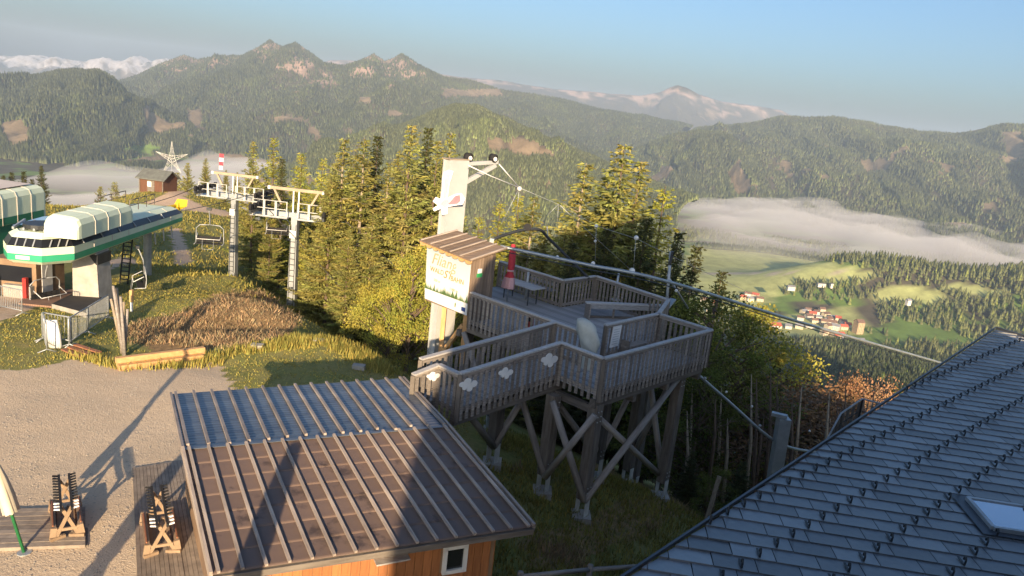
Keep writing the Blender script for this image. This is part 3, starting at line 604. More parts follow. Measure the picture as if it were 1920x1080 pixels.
for (a0, z0_), (a1, z1_) in [((-ww/2,wzc-wh/2),(ww/2,wzc-wh/2)),((-ww/2,wzc+wh/2),(ww/2,wzc+wh/2)),((-ww/2,wzc-wh/2-.035),(-ww/2,wzc+wh/2+.035)),((ww/2,wzc-wh/2-.035),(ww/2,wzc+wh/2+.035))]:
    f.beam(WP(a0,z0_,.03), WP(a1,z1_,.03), .07, .07, up=-fy)
wf = part('window_frame', f, M['whitepaint'], hut)
part('window_pane', MB().add([WP(-ww/2,wzc-wh/2,.012),WP(ww/2,wzc-wh/2,.012),WP(ww/2,wzc+wh/2,.012),WP(-ww/2,wzc+wh/2,.012)], [(0,1,2,3)]), M['pane'], wf)
part('door_canopy', MB().beam(WP(-1.55,wzc+.28,.16), WP(-.95,wzc+.30,.16), .22, .03), M['rail'], hut)
M['roofbrown'] = mk('brown_roof_felt', (.155,.108,.085), (.07,.05,.042), .5, 1.7, .10, .1, spec=.4, lo=.33, hi=.42)
M['roofsheen'] = mk('corrugated_roof_sky_sheen', (.13,.155,.185), (.085,.10,.125), .34, 2.0, .10, spec=.6, metal=.25)  # blue-grey sky sheen of the rear pitch, put into its base colour
def sheetrow(A0_, A1_, C0_, C1_, r0, r1, mat, lift, ncor=6):
    p = [lerp(A0_, C0_, r0), lerp(A1_, C1_, r0), lerp(A1_, C1_, r1), lerp(A0_, C0_, r1)]
    mb = MB(); nn = ncor*4; vs = []; fs = []
    for i in range(nn+1):
        t = i/nn; z = lift*(1-t)+.004+.5*lift*math.sin(2*math.pi*t*ncor)
        vs += [lerp(p[0], p[3], t)+np.array([0,0,z]), lerp(p[1], p[2], t)+np.array([0,0,z])]
    for i in range(nn): fs.append((2*i, 2*i+1, 2*i+3, 2*i+2))
    vs += [p[0]+np.array([0,0,-.001]), p[1]+np.array([0,0,-.001])]; fs.append((0, len(vs)-2, len(vs)-1, 1))
    return part('roof_sheet', mb.add(vs, fs), mat, roofh, True)
roofh = part('roof', MB().add([F0+[0,0,-.03],F1+[0,0,-.03],G1+[0,0,-.03],G0+[0,0,-.03],B1+[0,0,-.03],B0+[0,0,-.03]]+[F0+[0,0,-.13],F1+[0,0,-.13],G1+[0,0,-.13],G0+[0,0,-.13],B1+[0,0,-.13],B0+[0,0,-.13]],
     [(0,1,2,3),(3,2,4,5),(9,8,7,6),(11,10,8,9),(0,6,7,1),(1,7,8,2),(2,8,10,4),(4,10,11,5),(5,11,9,3),(3,9,6,0)]), M['timber'], hut)
for i in range(7): sheetrow(F0, F1, G0, G1, i/7-.004*(i > 0), (i+1)/7+.005, M['roofbrown'], .0025, 2)
for i in range(5): sheetrow(B0, B1, G0, G1, i/5-.004*(i > 0), (i+1)/5+.002, M['roofsheen'], .014, 5)
mb = MB().beam(lerp(G0, G1, 0)+[0,0,.02], lerp(G0, G1, 1)+[0,0,.02], .10, .012); part('ridge_strip', mb, M['roofsheen'], roofh)
for i in range(16):
    t = .016+.965*i/15
    beamo('roof_batten', lerp(F0, F1, t)+[0,0,.05]-hy*.03, lerp(G0, G1, t*1.0)+[0,0,.05], .05, .045, M['batten'], roofh)
for i in range(15):
    t = .014+.972*i/14; a, b_ = lerp(B0, B1, t)+[0,0,.05]+hy*.02, lerp(G0, G1, t)+[0,0,.05]
    beamo('roof_batten', a, lerp(a, b_, random.choice([.97, 1.0, .985])), .058, .05, M['batten'], roofh)
for a, b_, c in ((F0, G0, -hx), (F1, G1, hx)): beamo('verge_board', a+c*.02+[0,0,-.02], b_+c*.02+[0,0,-.02], .05, .17, M['batten'], roofh)
for a, b_, c in ((B0, G0, -hx), (B1, G1, hx)): beamo('verge_board', a+c*.02+[0,0,-.02], b_+c*.02+[0,0,-.02], .05, .17, M['batten'], roofh)
beamo('fascia', F0-hy*.02+[0,0,-.08], F1-hy*.02+[0,0,-.08], .03, .11, M['timber'], roofh)

# ------------------------------------------------------------------ viewing platform
A0 = np.array([2.7, 19.97, 0]); _a = R(47.4); U = np.array([math.cos(_a), math.sin(_a), 0]); V = np.array([-U[1], U[0], 0]); Zv = np.array([0,0,1.0])
def L(a, b_, z): return A0+a*U+b_*V+np.array([0, 0, z])
def ata(x, y, a): d = ray(x, y); o = CAMP-A0; t = (a-o@U)/(d@U); return CAMP+d*t
FZ = 2.5; RT = 3.6
plat = thing('viewing_platform', 'weathered timber viewing platform on tall posts with slatted railings and entrance ramp', 'viewing platform', L(2.5, 3, -1.6))
bmesh_cache = {}
def baluster_mesh(h):
    k = round(h, 2)
    if k not in bmesh_cache: bmesh_cache[k] = MB().box(-.05,.05,-.012,.012,-h/2,h/2).mesh('baluster', M['board'])
    return bmesh_cache[k]
def railing(p0, p1, top0=None, top1=None, pitch=.195, drop=1.28, posts=True, par=plat, cap=True):
    p0 = np.array(p0, float); p1 = np.array(p1, float); d = unit((p1-p0)*np.array([1,1,0])); nrm = np.cross(d, Zv)
    mb = MB()
    if cap: mb.beam(p0+Zv*.0, p1+Zv*.0, .15, .045)
    r = part('railing', mb, M['rail'], par); beamo('railing_bar', p0-Zv*.09, p1-Zv*.09, .045, .10, M['board'], r); beamo('railing_bar', p0-Zv*(drop-.28), p1-Zv*(drop-.28), .045, .10, M['board'], r); Ln = np.linalg.norm(p1-p0); n = max(2, int(Ln/pitch))
    for i in range(n):
        t = (i+.5)/n; c = lerp(p0, p1, t)+nrm*.042+Zv*(-.05-drop/2+random.uniform(-.012, .012)); rot = random.uniform(-.012, .012)
        place('baluster', baluster_mesh(drop-.1), M4(d, np.cross(Zv, d), Zv, c) @ Matrix.Rotation(rot, 4, 'Y'), r)
    if posts:
        for p in (p0, p1): beamo('railing_post', p-Zv*drop, p-Zv*.03, .11, .11, M['timber'], par)
    return r
RA = [(L(0,0,RT),L(5.8,0,RT)),(L(5.8,0,RT),L(5.8,2.06,RT)),(L(0,1.54,RT),L(0,0,RT)),(L(-3.87,1.54,RT-.22),L(0,1.54,RT)),
      (L(-3.87,2.36,RT-.24),L(-3.87,1.54,RT-.24)),(L(-4.7,2.36,RT-.36),L(-3.87,2.36,RT-.24)),
      (L(1.5,6.92,RT),L(1.5,1.67,RT)),(L(2.79,2.06,RT),L(5.8,2.06,RT)),(L(5.8,2.06,RT),L(8.0,3.06,RT)),(L(8.0,3.06,RT),L(8.45,6.85,RT)),(L(8.45,6.85,RT),L(6.4,6.87,RT)),(L(6.4,6.87,RT),L(6.4,10.4,RT)),
      (L(1.45,3.05,RT),L(-3.9,3.05,RT-.3))]
for i, (p, q) in enumerate(RA): railing(p, q, pitch=.195 if i != 12 else .2)
def deckboard(p0, p1): beamo('deck_board', p0, p1, .138, .035, M['deck'], plat)
a = 1.58
while a < 8.35:
    b0 = 2.12 if a < 5.8 else 2.12+(a-5.8)*.455
    if a < 2.8: b0 = 1.66
    b1 = 6.8 if a > 6.35 else 10.35
    if a < 2.7: b1 = 6.9
    if a > 8.0: b0 = 3.3
    deckboard(L(a,b0,FZ), L(a,b1,FZ)); a += .147
a = .08
while a < 5.75: deckboard(L(a,.04,FZ-.003), L(a,2.03 if a > 1.5 else 1.5,FZ-.003)); a += .147
a = 1.42
while a > -3.8: deckboard(L(a,1.56,FZ-.006-.05*max(0,-a)), L(a,3.02,FZ-.006-.05*max(0,-a))); a -= .147
while a > -5.2: deckboard(L(a,2.4,FZ-.05*-a), L(a,3.02,FZ-.05*-a)); a -= .147
def tb(p0, p1, w=.18, h=.26, mat='timber'): beamo('beam', p0, p1, w, h, M[mat], plat)
tb(L(-.1,.12,FZ-.24), L(5.7,.12,FZ-.24)); tb(L(-.1,1.9,FZ-.24), L(5.7,1.9,FZ-.24)); tb(L(1.6,1.7,FZ-.22), L(1.6,7.0,FZ-.22)); tb(L(3.8,2.1,FZ-.22), L(3.8,10.2,FZ-.22)); tb(L(6.2,2.3,FZ-.22), L(6.2,10.2,FZ-.22))
tb(L(8.0,3.3,FZ-.22), L(8.3,6.8,FZ-.22)); tb(L(-3.9,1.66,FZ-.42), L(1.4,1.66,FZ-.20)); tb(L(-3.9,2.95,FZ-.42), L(1.4,2.95,FZ-.20)); tb(L(-5.2,2.45,FZ-.55), L(-3.8,2.45,FZ-.42)); tb(L(-5.2,2.95,FZ-.55), L(-3.8,2.95,FZ-.42))
for aa in (.1, 1.9, 3.7, 5.6): tb(L(aa,.05,FZ-.48), L(aa,2.0,FZ-.48), .16, .22)
for bb in (3.6, 5.4, 7.3): tb(L(1.4,bb,FZ-.46), L(6.4,bb,FZ-.46), .16, .22)
foots = {}
for k, (a, b_, top) in dict(near=(.15,.15,2.2), right=(5.05,.45,2.2), left=(-.2,1.4,2.1), mid=(2.7,1.6,2.2), ramp=(-1.1,2.7,2.0), back=(5.6,2.2,2.2), inner=(1.7,5.5,2.2), cab=(2.2,7.6,2.2), far=(6.2,6.6,2.2), corner=(7.9,3.3,2.2), low=(-4.0,2.6,1.8), deep=(6.2,9.8,2.2)).items():
    p = L(a, b_, 0); z = gz(p[0], p[1]); foots[k] = (a, b_, z+.62, top)
    beamo('post', L(a,b_,z+.62), L(a,b_,top), .31, .31, M['timber'], plat, up=U)
    part('footing', MB().box(p[0]-.28,p[0]+.28,p[1]-.28,p[1]+.28,z-.5,z+.13), M['concrete'], plat)
    part('post_shoe', MB().beam(L(a,b_-.165,z+.1), L(a,b_-.165,z+.72), .20, .02, up=V).beam(L(a,b_+.165,z+.1), L(a,b_+.165,z+.72), .2, .02, up=V), M['shoe'], plat)
def brace(k, q, off=.24, w=.21):
    a, b_, z, t = foots[k]; beamo('brace', L(a,b_,z+.05)+np.array([0,-off,0]), q+np.array([0,-off,0]), w, w, M['log'], plat, log=True, ends=.92)
brace('near', L(-.25,1.42,2.0)); brace('near', L(5.0,.5,2.05)); brace('left', L(.15,.2,1.95), .3); brace('right', L(.3,.2,1.7), -.25); brace('mid', L(-.1,1.5,1.9), -.2); brace('mid', L(.2,.3,1.7), -.3)
brace('right', L(5.6,2.1,2.0), -.1); brace('mid', L(5.5,2.1,2.0), .1); brace('ramp', L(-2.6,2.5,1.85), .2); brace('ramp', L(.3,2.7,2.0), .2); brace('left', L(-.15,2.9,2.0), .2); brace('inner', L(1.7,3.7,2.1), .25); brace('inner', L(1.7,7.3,2.1), .25); brace('cab', L(3.6,7.6,2.1), .2)
brace('inner', L(3.4,5.5,2.1), .2); brace('back', L(5.1,.6,2.0), -.2)
for k in ('near', 'right', 'mid', 'left'):                       # bolt heads on the posts
    a, b_, z, t = foots[k]; mb = MB()
    for q in (.1, .25, .4, t-z-.5, t-z-.35, t-z-.2):
        for s_ in (-.07, .07): mb.ball(L(a+s_, b_-.165, z+q), .022, 6, 4)
    part('bolt_heads', mb, M['steel'], plat)

# clouds on the railings
def cloud(px, py, a=None, b_=None, s=.30, label=''):
    if a is not None: n_ = -U; ax = -V; c = ata(px, py, a)
    else:
        n_ = -V; ax = U; d = ray(px, py); t = ((b_-(CAMP-A0)@V))/(d@V); c = CAMP+d*t
    poly = []
    lob = [(-.72,.26,.27),(-.14,.44,.36),(.56,.02,.36),(.14,-.40,.30),(-.40,-.16,.24)]
    for k in range(64):
        th = 2*math.pi*k/64; rr = .2
        for cx, cyy, r_ in lob:
            dd = math.hypot(cx, cyy); an = math.atan2(cyy, cx)-th; q = r_**2-(dd*math.sin(an))**2
            if q > 0: rr = max(rr, dd*math.cos(an)+math.sqrt(q))
        poly.append((rr*math.cos(th)*s*1.2, rr*math.sin(th)*s*.92))
    mb = MB().prism(poly, ax, Zv, n_, c, .025)
    return solo('cloud_sign', mb, M['whitepaint'], label, 'cloud sign', c, 'white cloud cut-outs on the ramp railing')
cloud(1030, 676, b_=1.44, s=.31, label='white cloud board on the railing nearest the platform corner')
cloud(948, 700, b_=1.44, s=.24, label='small white cloud board halfway along the ramp railing')
cloud(878, 722, b_=1.44, s=.27, label='white cloud board at the low end of the upper ramp railing')
cloud(812, 706, b_=2.25, s=.19, label='smallest white cloud board on the lowest sunlit ramp railing by the hut roof')

# ------------------------------------------------------------------ cabin, its sign, the mast
cab = thing('ticket_cabin', 'narrow brown board cabin with shed roof at the left end of the platform', 'cabin', L(2, 8, FZ))
mb = MB(); cs = [L(1.5,6.98,2.72),L(2.55,6.98,2.55),L(2.55,9.25,2.72),L(1.5,9.25,2.72),L(1.5,6.98,4.72),L(2.55,6.98,4.9),L(2.55,9.25,5.0),L(1.5,9.25,4.82)]
mb.add(cs, [(0,3,2,1),(4,5,6,7),(0,1,5,4),(1,2,6,5),(2,3,7,6),(3,0,4,7)]); part('cabin_core', mb, M['timber'], cab)
for k in range(8): beamo('wall_board', L(1.46+.138*k+.06,6.955,2.35), L(1.46+.138*k+.06,6.955,4.74+.02*k), .128, .025, M['cabwood'], cab, up=V)
for k in range(16): beamo('wall_board', L(1.478,6.99+.145*k+.06,2.74), L(1.478,6.99+.145*k+.06,4.74), .135, .025, M['cabwood'], cab, up=U)
rc = [np.array(p) for p in (L(1.12,9.5,4.98),L(1.12,6.72,4.80),L(2.85,6.72,5.12),L(2.85,9.5,5.26))]
for k in range(6):
    t0, t1 = k/6, (k+1)/6-.012; p = [lerp(rc[1], rc[0], t0), lerp(rc[1], rc[0], t1), lerp(rc[2], rc[3], t1), lerp(rc[2], rc[3], t0)]
    part('roof_board', MB().add([q for q in p]+[q-Zv*.04 for q in p], [(0,1,2,3),(7,6,5,4),(0,4,5,1),(1,5,6,2),(2,6,7,3),(3,7,4,0)]), M['cabwood'], cab)
for k in range(6): t = (k+.02)/5.3; beamo('roof_batten', lerp(rc[1], rc[0], t)+Zv*.03, lerp(rc[2], rc[3], t)+Zv*.03, .055, .04, M['batten'], cab)
sc = MB(); nn = 8
for k in range(nn):
    p = lerp(rc[1], rc[0], (k+.5)/nn)+U*.06; sc.prism([(-.17,.0),(-.17,-.10),(-.10,-.17),(0,-.19),(.10,-.17),(.17,-.10),(.17,0)], V, Zv, U, p, .025)
part('scalloped_valance', sc, M['freshwood'], cab)
for b_ in (7.2, 8.35): beamo('bracket_post', L(1.62,b_,.9), L(1.62,b_,2.7), .16, .16, M['freshwood'], cab)
beamo('bracket_strut', L(1.62,8.3,.9), L(1.62,7.3,2.3), .14, .14, M['freshwood'], cab)

SZ = lambda b_, z, o=0: L(1.42-o, b_, z)
sign = thing('billboard', 'large white billboard with gold lettering and green forest edge on the cabin front', 'sign', SZ(8.1, 2.8))
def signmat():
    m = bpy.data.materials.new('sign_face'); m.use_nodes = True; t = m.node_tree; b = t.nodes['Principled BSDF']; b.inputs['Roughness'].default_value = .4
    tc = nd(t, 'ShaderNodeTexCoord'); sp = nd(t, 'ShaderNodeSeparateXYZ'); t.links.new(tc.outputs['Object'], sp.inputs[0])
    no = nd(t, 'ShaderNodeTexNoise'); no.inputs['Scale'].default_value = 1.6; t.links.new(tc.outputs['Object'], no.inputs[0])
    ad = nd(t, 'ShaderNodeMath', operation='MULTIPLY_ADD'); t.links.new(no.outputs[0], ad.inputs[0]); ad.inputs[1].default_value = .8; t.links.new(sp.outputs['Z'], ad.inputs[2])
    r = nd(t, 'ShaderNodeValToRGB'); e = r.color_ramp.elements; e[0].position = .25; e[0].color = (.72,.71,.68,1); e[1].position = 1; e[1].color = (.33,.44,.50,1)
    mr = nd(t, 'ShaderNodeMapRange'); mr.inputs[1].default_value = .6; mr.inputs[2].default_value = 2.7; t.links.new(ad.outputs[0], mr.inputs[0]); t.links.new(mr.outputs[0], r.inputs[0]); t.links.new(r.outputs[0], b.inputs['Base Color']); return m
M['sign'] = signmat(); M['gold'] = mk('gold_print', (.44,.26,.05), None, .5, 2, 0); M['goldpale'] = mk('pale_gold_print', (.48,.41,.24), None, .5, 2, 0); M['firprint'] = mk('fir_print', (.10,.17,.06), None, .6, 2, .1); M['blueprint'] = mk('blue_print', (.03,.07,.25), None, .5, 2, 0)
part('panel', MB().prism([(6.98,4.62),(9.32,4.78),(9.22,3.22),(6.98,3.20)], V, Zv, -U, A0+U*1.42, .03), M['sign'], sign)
part('white_strip', MB().prism([(6.95,3.19),(9.24,3.21),(9.2,2.83),(6.95,2.78)], V, Zv, -U, A0+U*1.42, .04), M['whitepaint'], sign)
def text(s, size, org, ax, ay, mat, parent, name, shear=0, ext=.004, align='CENTER'):
    c = bpy.data.curves.new(name, 'FONT'); c.body = s; c.size = size; c.extrude = ext; c.align_x = align; c.align_y = 'CENTER'; c.shear = shear; c.resolution_u = 3
    o = bpy.data.objects.new(name+'_tmp', c); COL.objects.link(o); dg = bpy.context.evaluated_depsgraph_get()
    me = bpy.data.meshes.new_from_object(o.evaluated_get(dg)); bpy.data.objects.remove(o); bpy.data.curves.remove(c); me.name = name; me.materials.clear(); me.materials.append(mat)
    return place(name, me, M4(unit(ax), unit(ay), np.cross(unit(ax), unit(ay)), org), parent)
tx = unit(-V-Zv*.05); ty = Zv
text('Fliang\'s', .58, SZ(8.16,4.36,.038), tx, ty, M['goldpale'], sign, 'lettering', .25)
text('WALD', .25, SZ(8.66,3.98,.038), tx, ty, M['gold'], sign, 'lettering'); text('S\'l', .42, SZ(8.12,3.95,.038), tx, ty, M['gold'], sign, 'lettering', .3); text('BAHN', .25, SZ(7.56,3.88,.038), tx, ty, M['gold'], sign, 'lettering')
text('500 m', .13, SZ(8.62,3.62,.038), tx, ty, M['goldpale'], sign, 'lettering'); text('1.000 m', .13, SZ(7.7,3.50,.038), tx, ty, M['goldpale'], sign, 'lettering')
fp = MB()
for k in range(34):
    b_ = 7.0+2.2*k/33; h_ = random.uniform(.10, .22)+(.14 if random.random() < .2 else 0); w_ = h_*.22
    fp.prism([(b_-w_,3.21),(b_+w_,3.21),(b_,3.21+h_)], V, Zv, -U, A0+U*1.386, .004)
part('fir_silhouettes', fp, M['firprint'], sign)
part('logo', MB().prism([(7.02,2.88),(7.22,2.885),(7.22,3.03),(7.02,3.025)], V, Zv, -U, A0+U*1.376, .004), M['blueprint'], sign)
part('logo', MB().prism([(7.52,2.92),(7.57,2.92),(7.58,3.06),(7.55,3.10),(7.51,3.05)], V, Zv, -U, A0+U*1.376, .004), M['firprint'], sign)
ns = thing('small_notice', 'small white and green notice on the cabin side wall', 'notice', L(1.85,6.92,4.2))
part('white_half', MB().prism([(-.10,.0),(.10,.0),(.10,.16),(-.10,.16)], U, Zv, -V, L(1.82,6.935,4.25), .01), M['whitepaint'], ns)
part('green_half', MB().prism([(-.13,-.14),(.13,-.14),(.13,0),(-.13,0)], U, Zv, -V, L(1.82,6.935,4.249), .012), mk('green_print', (.05,.40,.12), None, .5, 2, 0), ns)

mz = gz(*(L(3,10,0)[:2]))
mast = thing('steel_mast', 'tall pale grey steel mast with a cross arm beside the cabin', 'mast', L(3.05,10,mz))
part('column', MB().prism([(2.6,9.8),(3.55,9.8),(3.55,9.84),(3.12,9.84),(3.12,10.16),(3.55,10.16),(3.55,10.2),(2.6,10.2),(2.6,10.16),(2.66,10.16),(2.66,9.84),(2.6,9.84)], U, V, Zv, A0+Zv*(mz-.3), 7.83-mz+.3), M['mast'], mast)
part('column_web', MB().prism([(2.67,9.845),(3.10,9.845),(3.10,10.155),(2.67,10.155)], U, V, Zv, A0+Zv*(mz-.3), 7.8-mz+.3), M['mast'], mast)
p_arm = ata(936, 310, 5.0); arm_b = (p_arm-A0)@V
armE = L(5.2,9.95,7.78)
part('arm', MB().beam(L(3.5,9.95,7.68), armE, .12, .14), M['mast'], mast); part('arm_strut', MB().beam(L(3.5,9.95,6.95), L(5.1,9.95,7.66), .12, .16), M['mast'], mast)
for a in (3.62, 4.95):
    w = part('pulley', MB().tube([L(a,9.85,7.93), L(a,10.05,7.93)], .17, 14), M['dark'], mast, True); part('pulley_hub', MB().tube([L(a,9.82,7.9), L(a,9.846,7.9)], .09, 8), M['whitepaint'], w)
part('head_plate', MB().prism([(2.56,9.76),(3.59,9.76),(3.59,10.24),(2.56,10.24)], U, V, Zv, A0+Zv*7.832, .03), M['tan'], mast)
# cut-out figure on the mast
fig = thing('figure_cutout', 'painted cut-out of a flying figure with raised arm and pink skirt on the mast', 'sign', L(2.58,9.7,6.2))
def blob(name, poly, mat, off, z0=0):
    part(name, MB().prism(poly, U*.75-V*.66, Zv, -U*.66-V*.75, L(2.52,9.72,6.35)-(U*.66+V*.75)*(off), .02), mat, fig)
M['figgrey'] = mk('figure_grey_print', (.36,.34,.42), (.28,.26,.33), .5, 6, 0); M['figpink'] = mk('figure_pink_print', (.55,.16,.19), (.45,.11,.14), .5, 5, 0)
blob('outline', [(-.20,1.02),(-.02,1.12),(.14,1.08),(.10,.86),(.04,.62),(.02,.10),(.30,.26),(.52,.30),(.66,.12),(.60,-.10),(.28,-.18),(.04,-.26),(.06,-.52),(-.14,-.56),(-.20,-.34),(-.44,-.46),(-.50,-.36),(-.32,-.22),(-.52,-.10),(-.42,.08),(-.24,.02),(-.20,.5),(-.24,.8)], M['whitepaint'], 0)
blob('arm_print', [(-.14,.92),(.04,.98),(.02,.70),(-.04,.08),(-.14,.06),(-.16,.6)], M['figgrey'], .024)
blob('body_print', [(-.28,-.22),(-.10,.02),(.06,.02),(.10,-.14),(-.06,-.30),(-.16,-.22)], M['figgrey'], .025)
blob('skirt_print', [(.06,-.12),(.30,.20),(.46,.24),(.50,.02),(.40,-.10),(.10,-.16)], M['figpink'], .026)

# ------------------------------------------------------------------ guide rails of the forest ride, cables with white balls
def bent(pts, n=10):                                     # smooth curve through points
    P = [np.array(p, float) for p in pts]; out = []
    for i in range(len(P)-1):
        p0, p1, p2, p3 = P[max(i-1,0)], P[i], P[i+1], P[min(i+2,len(P)-1)]
        for k in range(n):
            t = k/n; out.append(.5*((2*p1)+(-p0+p2)*t+(2*p0-5*p1+4*p2-p3)*t*t+(-p0+3*p1-3*p2+p3)*t**3))
    out.append(P[-1]); return out
t0, t1, t2, t3 = aty(938,462,27.2), aty(1252,528,27.6), aty(1520,610,34), aty(1795,689,46)
tr = thing('guide_rail', 'long straight steel guide rail running over the platform and down to the right', 'ride rail', t1*np.array([1,1,0])+[0,0,2.5])
part('tube', MB().tube(bent([t0, lerp(t0,t1,.5), t1, t2, t3], 8), .062, 8), M['pipe'], tr, True)
part('cable', MB().tube(bent([t0-[0,0,.16], lerp(t0,t1,.5)-[0,0,.17], t1-[0,0,.16], t2-[0,0,.16], t3-[0,0,.16]], 6), .02, 5), M['darksteel'], tr, True)
for px, py in ((985,562),(1153,562)):
    b_ = atz(px, py, FZ); tt = proj(b_[None])[0][0]; s_ = (b_[0]-t0[0])/(t1[0]-t0[0]); top = lerp(t0, t1, s_)[2]
    top = min(top-.1, FZ+1.15); part('support_pole', MB().tube([b_, [b_[0],b_[1],top]], .045, 8), M['steel'], tr, True)
    part('base_plate', MB().tube([b_, b_+Zv*.02], .22, 12), M['concrete'], tr)
l0 = aty(924,451,28.6)
lp = thing('loop_rail', 'curved dark steel rail arching up behind the cabin and crossing the guide rail', 'ride rail', l0*np.array([1,1,0])+[0,0,2])
part('tube', MB().tube(bent([l0-[0,0,.4], l0, aty(945,441,28.9), aty(982,431,29.4), aty(1012,431,29.8), aty(1028,446,30), aty(1062,480,30.2), aty(1104,522,30.4)], 6), .06, 8), M['darksteel'], lp, True)
w = part('wheel', MB().tube([aty(989,426,29.4), aty(989,426,29.55)], .15, 12), M['dark'], lp)
part('hanger', MB().beam(aty(1027,444,30), aty(1026,425,30), .05, .05), M['steel'], lp)
part('bracket', MB().beam(aty(921,458,28.5), aty(923,447,28.5), .16, .16), M['steel'], lp)
q0, q1, q2, q3 = aty(1290,686,25.6), aty(1365,752,26), aty(1456,829,26.4), aty(1530,848,27.5)
lr = thing('lower_guide_rail', 'thin pale rail descending from under the platform corner to the grey post', 'ride rail', q1)
part('tube', MB().tube(bent([q0, q1, q2, q3], 6), .055, 8), M['pipe'], lr, True)
for s_ in (.18, .8): part('clamp', MB().ball(lerp(q0, q2, s_)+Zv*.07, .06, 6, 4), M['steel'], lr)
cz = aty(1452,910,26.2)
cp = thing('rail_column', 'thick blue-grey steel column with a short arm beside the metal roof edge', 'column', cz)
part('column', MB().beam(cz-Zv*1.5, aty(1470,784,26.2), .40, .42, up=(1,0,0)), M['steel'], cp)
part('column_arm', MB().beam(aty(1476,782,26.1), aty(1447,775,26.3), .22, .12), M['steel'], cp)
pb = L(8.35,3.25,FZ-.2)
pp = thing('corner_pole', 'tall steel pole with bracket at the far right platform corner', 'pole', pb)
ptop = aty(1258,472,pb[1]); part('pole', MB().tube([pb, ptop], .055, 8), M['steel'], pp, True); part('pole_head', MB().beam(ptop-Zv*.5+[.02,0,0], ptop+Zv*.02+[.05,0,0], .14, .10), M['darksteel'], pp)
part('stay', MB().tube([ptop-Zv*.9, aty(1290,578,pb[1]+1.2)], .035, 6), M['steel'], pp, True)
part('cap_plate', MB().beam(aty(1246,580,pb[1]-.3), aty(1262,561,pb[1]+.5), .25, .06), M['pipe'], pp)
hub = aty(974,352,31)
cb = thing('rope_net', 'thin cables fanning from the mast arm over the treetops with small white balls', 'cables', hub*np.array([1,1,0]))
cable_px = [[(878,310,28.6),(920,330,29.6),(974,352,31)], [(936,308,29.5),(955,330,30.2),(974,352,31)], [(974,352,31),(1047,383,33),(1120,424,35),(1192,447,36.5),(1300,500,38),(1420,555,44)], [(974,352,31),(966,420,31.5)], [(974,352,31),(940,420,31)], [(1047,383,33),(1045,420,33)],
            [(1047,383,33),(1026,404,33)], [(1118,422,35),(1116,490,35)], [(1192,447,36),(1188,505,36)], [(1050,385,33),(1110,440,34.5),(1185,508,36)]]
ropes = MB()
for i, c in enumerate(cable_px):
    part('rope', MB().tube([aty(*q) for q in c], .022 if i < 2 else .011, 5), M['steel'] if i > 1 else M['whitepaint'], cb, True)
for i, (x, y, Y, r_) in enumerate([(974,354,30.9,.10),(1193,446,36.3,.12),(1118,424,34.8,.09),(1112,494,35,.10),(1045,482,33,.08),(1185,508,36,.15),(1050,470,33,.06),(1116,452,35,.07),(1290,690,25.3,.05),(1318,684,25.6,.06),(1362,735,28,.05),(1410,762,29,.05),(1518,808,30,.05),(1268,545,27.5,.06)]):
    part('ball', MB().ball(aty(x,y,Y), r_, 8, 6), M['bulb'], cb, True)

# ------------------------------------------------------------------ things on the platform
def closedparasol(name, label, base, top, h0, r0, mcol, mpole, group=None, mband=None, rim=.5):
    t = thing(name, label, 'parasol', base, group); b_ = np.array(base, float); ax = np.array(top, float)-b_; Ln = np.linalg.norm(ax); x, y, z = frame(b_, top)
    part('pole', MB().tube([b_, top], .032, 8), mpole, t, True)
    nseg, nr = 16, 9; mb = MB(); vs = []
    for i in range(nr):
        s_ = i/(nr-1); d = h0+(Ln-h0)*s_; rr = r0*(1-.62*s_**1.4)*(1-.42*math.exp(-((s_-.40)/.06)**2))*(.86+.14*math.sin(9*s_+1))
        for k in range(nseg):
            an = 2*math.pi*k/nseg; q = rr*(1+.22*math.cos(8*an+.3*i)+.12*math.sin(3*an+i*.7))
            vs.append(b_+x*d+y*q*math.cos(an)+z*q*math.sin(an))
    fs = [(i*nseg+k, i*nseg+(k+1) % nseg, (i+1)*nseg+(k+1) % nseg, (i+1)*nseg+k) for i in range(nr-1) for k in range(nseg)]+[tuple(range((nr-1)*nseg, nr*nseg))]
    if mband:
        part('hem', MB().add(vs[:3*nseg], [f for f in fs[:2*nseg]]), mband, t, True)
        vs2 = vs[2*nseg:]; fs2 = [tuple(j-2*nseg for j in f) for f in fs[2*nseg:]]
        part('cover', MB().add(vs2, fs2), mcol, t, True)
    else: part('cover', MB().add(vs, fs), mcol, t, True)
    part('tie', MB().tube([b_+x*(h0+(Ln-h0)*.385), b_+x*(h0+(Ln-h0)*.42)], r0*.62, 10), mband or mcol, t, True)
    return t
rb = atz(950,566,FZ); 
closedparasol('red_parasol', 'closed red parasol with pale hem standing by the table on the platform', rb, aty(963,458,rb[1]+.15), .55, .225, M['red'], M['steel'], None, M['redpale'])
def legs4(t, P, dx, dy, w, l, z0, z1, mat, s=.045, name='leg'):
    for i in (-1, 1):
        for j in (-1, 1):
            q = P+dx*i*w+dy*j*l; part(name, MB().beam(q+Zv*z0, q+Zv*z1, s, s), mat, t)
P = atz(966,566,FZ)+U*.25
t = thing('picnic_table', 'pale grey folding table under the red parasol', 'table', P)
for k in range(4): part('top_board', MB().beam(P+V*(-.95)+U*(-.29+.19*k)+Zv*.72, P+V*.75+U*(-.29+.19*k)+Zv*.72, .18, .035), M['rail'], t)
legs4(t, P, U, V, .25, .65, 0, .70, M['darksteel'])
